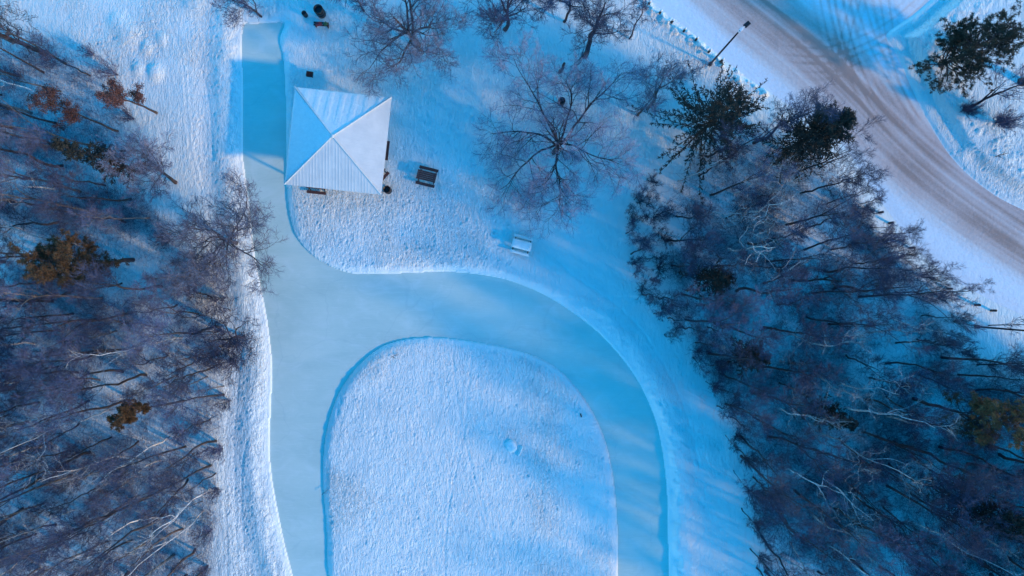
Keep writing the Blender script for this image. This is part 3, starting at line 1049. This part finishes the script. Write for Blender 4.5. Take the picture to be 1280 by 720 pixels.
# --- shrubs
def shrub_geo(seed, h, R, n=16):
    r = np.random.default_rng(seed)
    k = 6
    az = r.uniform(0, 6.28, n)
    out = r.uniform(.25, 1, n) * R * .8
    s = np.linspace(0, 1, k)
    pts = np.zeros((n, k, 3))
    pts[:, :, 0] = np.outer(np.cos(az) * out, s ** 1.2) + np.cumsum(r.normal(size=(n, k)) * .03, 1)
    pts[:, :, 1] = np.outer(np.sin(az) * out, s ** 1.2) + np.cumsum(r.normal(size=(n, k)) * .03, 1)
    pts[:, :, 2] = np.outer(h * r.uniform(.6, 1, n), s) - .05
    R0 = np.linspace(1, .4, k)[None] * r.uniform(.012, .022, (n, 1))
    a = tubes(pts, R0, 4)
    l2, r2 = spawn(r, pts, R0, 8, .2, .98, 38, R * .5, 5, up=.3, wig=.14, rfac=.7, taper=.4)
    l3, r3 = spawn(r, l2, np.maximum(r2, .008), 6, .15, .98, 38, R * .25, 3, up=.25, wig=.14, rfac=.8, taper=.4)
    return a, join([tubes(l2, np.maximum(r2, .008), 3), tubes(l3, np.clip(r3, .005, .008), 3)])


SH = [[mesh_np('shrub_' + n_, *g_, n_ == 'stems') for n_, g_ in zip(('stems', 'twigs'), shrub_geo(500 + i, [2.6, 2.0, 3.0][i], [1.5, 1.1, 1.7][i]))] for i in range(3)]
SH.append([mesh_np('shrub_' + n_, *g_, n_ == 'stems') for n_, g_ in zip(('stems', 'twigs'), shrub_geo(504, 1.5, 1.5, 26))])
shp = {}


def shrub(px, py, vi, label, mat='twig_dark', group=None, sc=1.0, rot=0.0):
    x, y = P(px, py)
    key = (vi, mat)
    if key not in shp:
        me_ = [m_.copy() for m_ in SH[vi]]
        shp[key] = make_tree('shrub', me_, (M[mat], M[mat]), label, 'shrub', px, py, group, ('stems', 'twigs'), rot, (sc, sc, sc))
    else:
        o_ = dup(shp[key], (x, y, zat(x, y)), rot, label, group, (sc, sc, sc))
        if not group and 'group' in o_:
            del o_['group']


shrub(1236, 156, 3, 'low fanning red-brown shrub beyond the road below the leaning tree', 'leaf_rust' if False else 'twig', sc=1.3)
shrub(1196, 141, 3, 'thin grey shrub at the foot of the leaning tree beyond the road', 'twig_dark', sc=1.0)
GS = 'shrubs along the rink side of the right wood'
rs = [(815, 252), (832, 272), (806, 278), (845, 300), (820, 305), (808, 330), (838, 335), (818, 360), (842, 385), (860, 410), (868, 440), (893, 452), (888, 482), (908, 505), (915, 540), (926, 570), (930, 610), (938, 650), (944, 690), (830, 228)]
rs.sort(key=lambda q: q[1])
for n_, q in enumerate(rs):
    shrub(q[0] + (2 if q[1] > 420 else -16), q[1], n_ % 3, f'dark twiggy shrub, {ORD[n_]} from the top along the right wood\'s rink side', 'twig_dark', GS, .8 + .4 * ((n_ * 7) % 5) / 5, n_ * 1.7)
GS = 'shrubs along the road side of the right wood'
rs = [(1078, 262), (1100, 300), (1122, 322), (1150, 345), (1172, 372), (1190, 402), (1200, 440), (1232, 456), (1262, 458)]
for n_, q in enumerate(rs):
    shrub(q[0], q[1], n_ % 3, f'dark twiggy shrub, {ORD[n_]} from the top along the right wood\'s road side', 'twig_dark', GS, .8 + .4 * ((n_ * 3) % 5) / 5, n_ * 2.1)
GS = 'shrubs along the rink side of the left wood'
rs = [(150, 95), (170, 150), (215, 300), (262, 340), (283, 372), (296, 452), (288, 500), (280, 560), (276, 610), (268, 660), (262, 705), (120, 70)]
rs.sort(key=lambda q: q[1])
for n_, q in enumerate(rs):
    shrub(q[0], q[1], (n_ + 1) % 3, f'brown twiggy shrub, {ORD[n_]} from the top along the left wood\'s rink side', 'twig', GS, .8 + .4 * ((n_ * 3) % 5) / 5, n_ * 1.3)

# --- undergrowth: low twigs nobody could count
def undergrowth(poly, n, seed, mat, label):
    r = np.random.default_rng(seed)
    lo, hi = poly.min(0), poly.max(0)
    c = np.stack([r.uniform(lo[0], hi[0], n * 2), r.uniform(lo[1], hi[1], n * 2)], 1)
    c = c[inside(c[:, 0], c[:, 1], poly)]
    fx, fy = P(c[:, 0], c[:, 1])
    keep_ = (fbm(fx, fy, .35, seed, 3) + r.uniform(-.22, .22, len(fx)) > .42)
    fx, fy = fx[keep_], fy[keep_]
    i = np.clip(np.searchsorted(gx, fx), 0, len(gx) - 1)
    j = np.clip(np.searchsorted(gy, fy), 0, len(gy) - 1)
    fz = Z[j, i]
    m = 7
    N = len(fx)
    s = np.stack([fx, fy, fz], 1)[:, None] + np.concatenate([r.normal(size=(N, m, 2)) * .30, np.zeros((N, m, 1))], 2)
    d = unit(np.concatenate([r.normal(size=(N, m, 2)) * .7, r.uniform(.3, 1.4, (N, m, 1))], 2))
    L = r.uniform(.3, 1.4, (N, m, 1))
    mid = s + d * L * .5 + r.normal(size=(N, m, 3)) * .05
    end = s + d * L + r.normal(size=(N, m, 3)) * .1
    pts = np.stack([s, mid, end], 2).reshape(-1, 3, 3)
    V, F = tubes(pts, np.full((len(pts), 3), .0075) * np.array([1, .8, .4]), 3)
    o_ = link('undergrowth', mesh_np('undergrowth', V, F), mat)
    o_['kind'] = 'stuff'
    o_['label'] = label


undergrowth(LEFT, 7500, 601, M['twig'], 'low leafless brush over the snowy floor of the left wood')
undergrowth(RIGHT, 15000, 602, M['twig_dark'], 'low leafless brush over the snowy floor of the right wood')


# ------------------------------------------------------------------ pavilion
def pavilion():
    zc, za = 3.0, 4.62
    NW, NE, SE, SW = [np.array(P(*p, zc)) for p in ((368, 108), (489, 122), (477, 243), (356, 231))]
    c = (NW + NE + SE + SW) / 4
    ux = (NE - NW + SE - SW)
    ux = ux / np.linalg.norm(ux)
    ang = math.atan2(ux[1], ux[0])
    hw = (np.linalg.norm(NE - NW) + np.linalg.norm(SE - SW)) / 4
    hd = (np.linalg.norm(NW - SW) + np.linalg.norm(NE - SE)) / 4
    t = thing('pavilion', 'open park pavilion with pale hipped metal roof beside the ice channel', 'pavilion', (c[0], c[1], .12), ang)
    ze, zap = zc - .12, za - .12
    pitch = zap - ze
    # roof shell in four slopes with standing ribs pressed into the same sheet
    mb = MB()
    th = .05
    cor = [(-hw, -hd), (hw, -hd), (hw, hd), (-hw, hd)]
    V = [(x, y, ze) for x, y in cor] + [(0, 0, zap)] + [(x, y, ze - th) for x, y in cor] + [(0, 0, zap - th)]
    F = [(0, 1, 4), (1, 2, 4), (2, 3, 4), (3, 0, 4), (6, 5, 9), (7, 6, 9), (8, 7, 9), (5, 8, 9), (0, 5, 6, 1), (1, 6, 7, 2), (2, 7, 8, 3), (3, 8, 5, 0)]
    mb.add(V, F)
    for side in range(4):
        A, B = np.array(cor[side]), np.array(cor[(side + 1) % 4])
        L = np.linalg.norm(B - A)
        n = 30
        u = (B - A) / L
        inw = -(A + B) / 2
        dist = np.linalg.norm(inw)
        inw = inw / dist
        for q in range(1, n):
            s = L * q / n
            run = dist * (1 - abs(2 * s / L - 1)) - .06
            if run < .15:
                continue
            p0 = A + u * s
            p1 = p0 + inw * run
            z1 = ze + pitch * run / dist
            hw_, hh_ = .025, (.008 if side == 1 else .018)
            Vv = []
            for (pp, zz) in ((p0, ze), (p1, z1)):
                Vv += [(*(pp - u * hw_), zz - .002), (*(pp + u * hw_), zz - .002), (*(pp + u * hw_ * .5), zz + hh_), (*(pp - u * hw_ * .5), zz + hh_)]
            mb.add(Vv, [(0, 1, 5, 4), (1, 2, 6, 5), (2, 3, 7, 6), (3, 0, 4, 7), (0, 3, 2, 1), (4, 5, 6, 7)])
    roof = mb.build('roof', M['roof'], t)
    for x, y in cor:
        p0 = np.array((x, y, ze + .045))
        p1 = np.array((0, 0, zap + .05))
        MB().tube([p0, (p0 + p1) / 2, p1], [.055, .055, .055], 6).build('ridge_cap', M['ridge'], roof)
    MB().lathe([(.16, 0), (.12, .07), (.02, .12)], 12, (0, 0, zap + .04)).build('apex_cap', M['ridge'], roof, True)
    # thin snow sheets: north slope (slid off in tongues) and west slope (whole)
    def slope_snow(side, name, tongues, seed):
        A, B = np.array(cor[side]), np.array(cor[(side + 1) % 4])
        L = np.linalg.norm(B - A)
        u = (B - A) / L
        inw = -(A + B) / 2
        dist = np.linalg.norm(inw)
        inw = inw / dist
        n, m = 90, 46
        S_, T_ = np.meshgrid(np.linspace(0.02, .98, n), np.linspace(0.01, .985, m))
        # param: S along the eave, T up the slope, pinched towards the apex
        sx = (S_ - .5) * (1 - T_) + .5
        run = T_ * dist
        pos = A[None, None] + u[None, None] * (sx * L)[..., None] + inw[None, None] * run[..., None]
        zz = ze + pitch * T_
        if tongues:
            f = .5 + .5 * np.cos(sx * 2 * np.pi * 8.0 + .6)
            prof = smooth(.45, .8, f) * smooth(.95, .3, T_) * (.7 + .3 * vnoise(sx * 9, T_ * 3, 1, seed))
            thk = .030 + .035 * prof
        else:
            thk = .06 + .02 * vnoise(sx * 8, T_ * 6, 1, seed) - .03 * smooth(.07, .02, np.minimum(S_, 1 - S_))
        e = smooth(0, .03, T_) * smooth(0, .03, S_) * smooth(0, .03, 1 - S_)
        zz = zz + thk * e
        k_ = np.arange(n * m).reshape(m, n)
        Fq = np.stack([k_[:-1, :-1], k_[:-1, 1:], k_[1:, 1:], k_[1:, :-1]], -1).reshape(-1, 4)
        link(name, mesh_np(name, np.concatenate([pos, zz[..., None]], -1).reshape(-1, 3), Fq, True), M['cap'], roof)
    slope_snow(2, 'roof_snow', True, 3)
    slope_snow(3, 'roof_snow', False, 4)
    # fascia boards under the eaves
    fb = MB()
    for (cx, cy, sx, sy) in ((0, -hd + .09, 2 * hw - .3, .05), (0, hd - .09, 2 * hw - .3, .05), (-hw + .09, 0, .05, 2 * hd - .36), (hw - .09, 0, .05, 2 * hd - .36)):
        fb.box((cx, cy, ze - .15), (sx, sy, .16))
    fb.build('eave_beam', M['wood'], t)
    for x in (-1, 0, 1):
        for y in (-1, 0, 1):
            if x == 0 and y == 0:
                continue
            MB().box((x * (hw - .6), y * (hd - .6), (ze - .1) / 2 - .02), (.16, .16, ze - .12)).build('post', M['wood'], t, bevel=.008)
    for y in (-1, 0, 1):
        MB().box((0, y * (hd - .6), ze - .10), (2 * hw - 1.0, .10, .14)).build('crossbeam', M['wood'], t)
    MB().box((0, 0, -.05), (2 * hw - .7, 2 * hd - .7, .12)).build('floor_slab', M['concrete'], t)
    return t


pavilion()


# ------------------------------------------------------------------ small things
def picnic_table(px, py, ang, label, snow=False, z=None):
    x, y = P(px, py)
    zz = zat(x, y) if z is None else z
    t = thing('picnic_table', label, 'picnic table', (x, y, zz), ang, 'picnic tables round the pavilion')
    L = 1.6
    mb = MB()
    for q in range(5):
        mb.box((0, -.31 + q * .155, .75), (L, .142, .045))
    mb.box((-.6, 0, .715), (.09, .7, .03)).box((.6, 0, .715), (.09, .7, .03))
    mb.build('tabletop', M['wood'], t, bevel=.006)
    for s in (-1, 1):
        b = MB().box((0, s * .66, .45), (L, .24, .045))
        b.build('bench_seat', M['wood'], t, bevel=.006)
    for s in (-1, 1):
        f = MB()
        for a in (-1, 1):
            f.box((s * .62, a * .36, .36), (.045, .09, .84), rotx(a * .45))
        f.box((s * .665, 0, .40), (.04, 1.5, .09))
        f.build('leg_frame', M['post'], t, bevel=.005)
    if snow:
        def cap(w0, d0, h0, cy, cz, sd):
            n, m = 26, 10
            A_, B_ = np.meshgrid(np.linspace(-1, 1, n), np.linspace(-1, 1, m))
            e = (1 - np.abs(A_) ** 8) * (1 - np.abs(B_) ** 6)
            zz_ = cz + .001 + h0 * e * (.8 + .4 * vnoise(A_ * 4, B_ * 3, 1, sd))
            k_ = np.arange(n * m).reshape(m, n)
            Fq = np.stack([k_[:-1, :-1], k_[:-1, 1:], k_[1:, 1:], k_[1:, :-1]], -1).reshape(-1, 4)
            V_ = np.stack([A_ * w0 / 2, B_ * d0 / 2 + cy, zz_], -1).reshape(-1, 3)
            link('snow_layer', mesh_np('snow_layer', V_, Fq, True), M['cap'], t)
        cap(L + .01, .74, .10, 0, .775, 3)
        cap(L, .24, .08, -.66, .475, 5)
        cap(L, .24, .08, .66, .475, 7)
    return t


picnic_table(535, 222.5, math.radians(-14), 'bare brown picnic table standing in open snow right of the pavilion')
picnic_table(652, 307, math.radians(-15), 'snow-covered picnic table below the wide spreading tree', snow=True)
picnic_table(399, 232, math.radians(-6), 'brown picnic table peeking out under the lower eave of the pavilion', z=.13)
picnic_table(476, 189, math.radians(84), 'dark picnic table showing only its bench past the right eave', z=.13)
picnic_table(472, 219, math.radians(48), 'picnic table turned diagonally under the lower right corner of the roof', z=.13)


def barrel(px, py, label, r=.30, h=.88, sc=1.0):
    x, y = P(px, py)
    t = thing('litter_barrel', label, 'litter barrel', (x, y, zat(x, y) - .02), 0, 'litter barrels in the snow')
    MB().lathe([(r * .93, 0), (r * .97, .02), (r * .97, .28), (r * 1.02, .30), (r * .97, .32), (r * .97, .58), (r * 1.02, .60), (r * .97, .62), (r * .96, h), (r * .88, h), (r * .86, .25), (.02, .22)], 28, cap=False).build('body', M['plastic'], t, True)
    MB().lathe([(r * .98, h - .02), (r * 1.05, h), (r * 1.0, h + .03), (r * .9, h + .02), (r * .9, h - .02)], 28, cap=False).build('rim', M['rust'], t, True)
    MB().lathe([(.01, h - .22), (r * .5, h - .18), (r * .85, h - .20)], 16, cap=False).build('bag_liner', M['plastic'], t, True)
    t.scale = (sc, sc, sc)


barrel(486.5, 239, 'black round litter barrel beside the lower right corner of the pavilion roof')
barrel(701, 130, 'black round litter barrel under the wide spreading tree')
barrel(403, 19, 'large black litter barrel near the top edge above the bench', sc=1.25)
barrel(383.5, 21, 'small dark litter bin near the top edge beside the channel head', sc=.65)


def lamp(px, py, ang, label):
    x, y = P(px, py)
    t = thing('street_lamp', label, 'street lamp', (x, y, zat(x, y)), ang, 'street lamps along the road')
    MB().lathe([(.17, -.1), (.17, .25), (.11, .32)], 12).build('base', M['steel'], t, True)
    MB().lathe([(.085, .2), (.075, 3.5), (.058, 7.1)], 12).build('pole', M['steel'], t, True)
    MB().tube([(0, 0, 7.0), (.10, 0, 7.18), (.35, 0, 7.25), (.6, 0, 7.26)], [.045, .042, .04, .04], 8).build('arm', M['white_metal'], t, True)
    h = MB().box((.82, 0, 7.28), (.52, .34, .12), taper=.8).build('lamp_head', M['steel'], t, bevel=.02)
    MB().box((.82, 0, 7.212), (.36, .24, .02)).build('lens', M['lens'], h)
    MB().box((.20, 0, 7.32), (.30, .22, .10), taper=.85).build('ballast_box', M['white_metal'], t, bevel=.015)


lamp(886, 82, math.radians(42), 'tall dark street lamp beside the road above the big spruce')
lamp(1218, 408, math.radians(130), 'dark street lamp at the right edge, its pole running out of view')

# posts along the road
pp = None
TL = [(810, 7), (824, 18), (839, 29), (854, 40), (869, 51), (885, 66), (900, 78)]
TR = [(1098, 266), (1111, 279), (1137, 310), (1183, 361), (1218, 381), (1238, 388)]
for lst, lb, gr in ((TL, 'short dark roadside post, {} from the top in the snow ridge row', 'posts in the snow ridge by the lamp'),
                    (TR, 'short dark roadside post, {} from the top between wood and road', 'posts between the right wood and the road')):
    for n_, (px, py) in enumerate(lst):
        x, y = P(px, py)
        loc = (x, y, zat(x, y) - .12)
        if pp is None:
            pp = thing('road_post', lb.format(ORD[n_]), 'post', loc, 0, gr)
            MB().lathe([(.10, 0), (.10, .72), (.085, .76)], 12).build('post_body', M['post'], pp, True)
            MB().lathe([(.105, .755), (.115, .79), (.09, .84), (.03, .865)], 12).build('snow_cap', M['cap'], pp, True)
        else:
            q_ = dup(pp, loc, n_ * .7, lb.format(ORD[n_]), gr)
            if lst is TR:   # these stand bare of snow
                for c_ in list(q_.children):
                    if c_.name.startswith('snow_cap'):
                        bpy.data.objects.remove(c_)

# bench with clothes left on it
x, y = P(404, 35)
t = thing('bench', 'low wooden bench with red and green clothes on it, below the top barrel', 'bench', (x, y, zat(x, y)), math.radians(-4))
MB().box((0, 0, .44), (1.25, .15, .04)).box((0, .18, .44), (1.25, .15, .04)).build('seat', M['wood'], t, bevel=.006)
for s in (-1, 1):
    MB().box((s * .5, .09, .21), (.07, .34, .42)).build('leg', M['post'], t, bevel=.006)


def cloth(name, lab, px, py, z, mat, sd, sx, sy, rot):
    n = 16
    A_, B_ = np.meshgrid(np.linspace(-1, 1, n), np.linspace(-1, 1, n))
    e = (1 - np.abs(A_) ** 4) * (1 - np.abs(B_) ** 4)
    top = .14 * e * (.5 + vnoise(A_ * 3, B_ * 3, 1, sd))
    k_ = np.arange(n * n).reshape(n, n)
    Fq = np.stack([k_[:-1, :-1], k_[:-1, 1:], k_[1:, 1:], k_[1:, :-1]], -1).reshape(-1, 4)
    Vt = np.stack([A_ * sx + .04 * vnoise(B_ * 4, A_, 1, sd), B_ * sy + .04 * vnoise(A_ * 4, B_, 1, sd + 1), top + .008], -1).reshape(-1, 3)
    Vb = Vt.copy()
    Vb[:, 2] = 0
    per = np.concatenate([k_[0, :], k_[1:, -1], k_[-1, -2::-1], k_[-2:0:-1, 0]])
    sd_ = np.stack([per, np.roll(per, -1), np.roll(per, -1) + n * n, per + n * n], 1)
    me_ = mesh_np(name, np.concatenate([Vt, Vb]), [Fq, Fq[:, ::-1] + n * n, sd_[:, ::-1]], True)
    x, y = P(px, py)
    o_ = link(name, me_, mat, None, (x, y, z), (0, 0, rot))
    tag(o_, lab, 'jacket' if name == 'jacket' else 'bag')


zb = zat(*P(404, 35)) + .462
cloth('jacket', 'crumpled dark red jacket lying on the low wooden bench', 401, 34.2, zb, M['red'], 3, .26, .17, .2)
cloth('bag', 'small green bag lying at the end of the low wooden bench', 409.3, 33.8, zb, M['green'], 5, .15, .15, .5)
# grill
x, y = P(392, 98)
t = thing('park_grill', 'small dark grill on a post in the snow behind the pavilion', 'grill', (x, y, zat(x, y)), math.radians(-8))
MB().lathe([(.04, -.1), (.04, .72)], 10).build('post', M['steel'], t, True)
MB().box((0, 0, .73), (.52, .42, .03)).box((0, .2, .83), (.52, .02, .2)).box((-.25, 0, .83), (.02, .38, .2)).box((.25, 0, .83), (.02, .38, .2)).build('firebox', M['steel'], t)
gr = MB()
for q in range(7):
    gr.tube([(-.21 + q * .07, -.2, .90), (-.21 + q * .07, .18, .90)], [.008, .008], 6)
gr.tube([(-.25, -.19, .888), (.25, -.19, .888)], [.01, .01], 6)
gr.build('grate', M['rust'], t)


# twigs and sticks on the snow
def stick(px, py, L, ang, label, name='fallen_branch', r0=.018, forks=2, lift=.06, seed=1, cat='fallen branch'):
    r = np.random.default_rng(seed)
    x, y = P(px, py)
    z = zat(x, y)
    pts = [np.array((-L / 2 + L * q / 5, r.normal() * L * .03, lift + abs(r.normal()) * .03)) for q in range(6)]
    b = MB().tube(pts, r0 * np.linspace(1, .5, 6), 6)
    for q in range(forks):
        s = pts[1 + (q * 2) % 4]
        a = (1 if q % 2 else -1) * r.uniform(.6, 1.0)
        e = s + np.array((math.cos(a), math.sin(a), .15)) * L * r.uniform(.25, .45)
        b.tube([s, (s + e) / 2 + np.array((0, 0, .02)), e], [r0 * .7, r0 * .5, r0 * .3], 5)
    o_ = b.build(name, M['bark'], None, True, (x, y, z), (0, 0, ang))
    tag(o_, label, cat)


stick(495, 444, .75, .35, 'small cross-shaped twig lying near the top of the snow island', 'twig', .02, 3, seed=2, cat='twig')
stick(408, 613, .8, .75, 'thin dark stick lying across the left rim of the snow island', 'stick', .02, 1, seed=4, cat='stick')
stick(1243, 196, 1.1, .25, 'fallen branch on the snow beyond the road below the red-brown shrub', r0=.03, forks=2, seed=5)
stick(487, 299, .5, 1.2, 'tiny twig lying in the snow tongue below the pavilion', 'twig', .012, 2, seed=6, cat='twig')
x, y = P(725.5, 517)
t = thing('marker_stake', 'short dark stake standing alone near the right of the snow island', 'stake', (x, y, zat(x, y)))
MB().tube([(0, 0, -.05), (.01, -.01, .3), (.0, .02, .62)], [.03, .028, .024], 8).build('stake_body', M['post'], t, True)
MB().box((.02, -.1, .04), (.10, .30, .06), rotz(.3)).build('foot_block', M['post'], t, bevel=.01)

# snow chunks
def chunk(px, py, sx, sy, h, seed, label, name='snow_block', rot=0.0):
    r = np.random.default_rng(seed)
    n, m = 22, 9
    V = []
    for j in range(m):
        ph = j / (m - 1) * math.pi / 2
        for i in range(n):
            th_ = i / n * 2 * math.pi
            q = math.copysign(abs(math.cos(th_)) ** .7, math.cos(th_)), math.copysign(abs(math.sin(th_)) ** .7, math.sin(th_))
            rr = math.cos(ph) ** .5
            zz = h * math.sin(ph) ** .8
            nn = mnoise.noise(Vector((q[0] * 2 + seed, q[1] * 2, zz * 2 / max(h, .1))))
            V.append((sx * q[0] * rr * (1 + .18 * nn), sy * q[1] * rr * (1 + .18 * nn), zz * (1 + .3 * q[0] * rr + .2 * nn) - .04))
    F = [(j * n + i, j * n + (i + 1) % n, (j + 1) * n + (i + 1) % n, (j + 1) * n + i) for j in range(m - 1) for i in range(n)]
    me_ = mesh_np(name, np.array(V), np.array(F), True)
    x, y = P(px, py)
    tag(link(name, me_, M['cap'], None, (x, y, zat(x, y)), (0, 0, rot)), label, 'snow block')


chunk(639, 557, .42, .52, .22, 3, 'tilted slab of snow lying in the middle of the snow island', rot=.5)
chunk(650, 563, .12, .45, .2, 8, 'narrow snow slab beside the tilted slab on the island', rot=-.4)
chunk(367, 379, .12, .10, .10, 9, 'small white lump of snow lying alone on the ice', 'snow_lump')

# ------------------------------------------------------------------ light, sky, camera
AZ = math.atan2(-.50, 1.0)
EL = math.radians(21.5)
sun_dir = Vector((math.cos(EL) * math.cos(AZ), math.cos(EL) * math.sin(AZ), math.sin(EL)))
ld = bpy.data.lights.new('sun', 'SUN')
ld.energy = 1.6
ld.angle = math.radians(3.5)
ld.color = (1, .64, .24)
lo = bpy.data.objects.new('sun', ld)
lo.rotation_euler = sun_dir.to_track_quat('Z', 'Y').to_euler()
lo.location = sun_dir * 100
COL.objects.link(lo)

world = bpy.data.worlds.new('World')
scene.world = world
world.use_nodes = True
nt = world.node_tree
bg = nt.nodes['Background']
sky = nt.nodes.new('ShaderNodeTexSky')
sky.sky_type = 'NISHITA'
sky.sun_disc = False
sky.sun_elevation = EL
sky.sun_rotation = math.atan2(math.cos(AZ), math.sin(AZ))
sky.altitude = 300
sky.dust_density = .2
sky.ozone_density = 3.0
hs = nt.nodes.new('ShaderNodeHueSaturation')
hs.inputs['Saturation'].default_value = 1.6
nt.links.new(sky.outputs[0], hs.inputs['Color'])
vm = nt.nodes.new('ShaderNodeVectorMath')
vm.operation = 'MULTIPLY'
vm.inputs[1].default_value = (2.25, 1.96, 1.74)
nt.links.new(hs.outputs[0], vm.inputs[0])
nt.links.new(vm.outputs[0], bg.inputs['Color'])
bg.inputs['Strength'].default_value = .15

cam = bpy.data.cameras.new('camera')
cam.sensor_width = 36
cam.lens = 36 * H / (1280 / S)
cam.clip_end = 2000
co = bpy.data.objects.new('camera', cam)
co.location = (0, 0, H)
COL.objects.link(co)
scene.camera = co

vs = scene.view_settings
vs.view_transform = 'Standard'
vs.look = 'None'
vs.exposure = 0.95
vs.gamma = 1.0
scene.cycles.use_denoising = True
scene.cycles.max_bounces = 5
scene.cycles.diffuse_bounces = 3
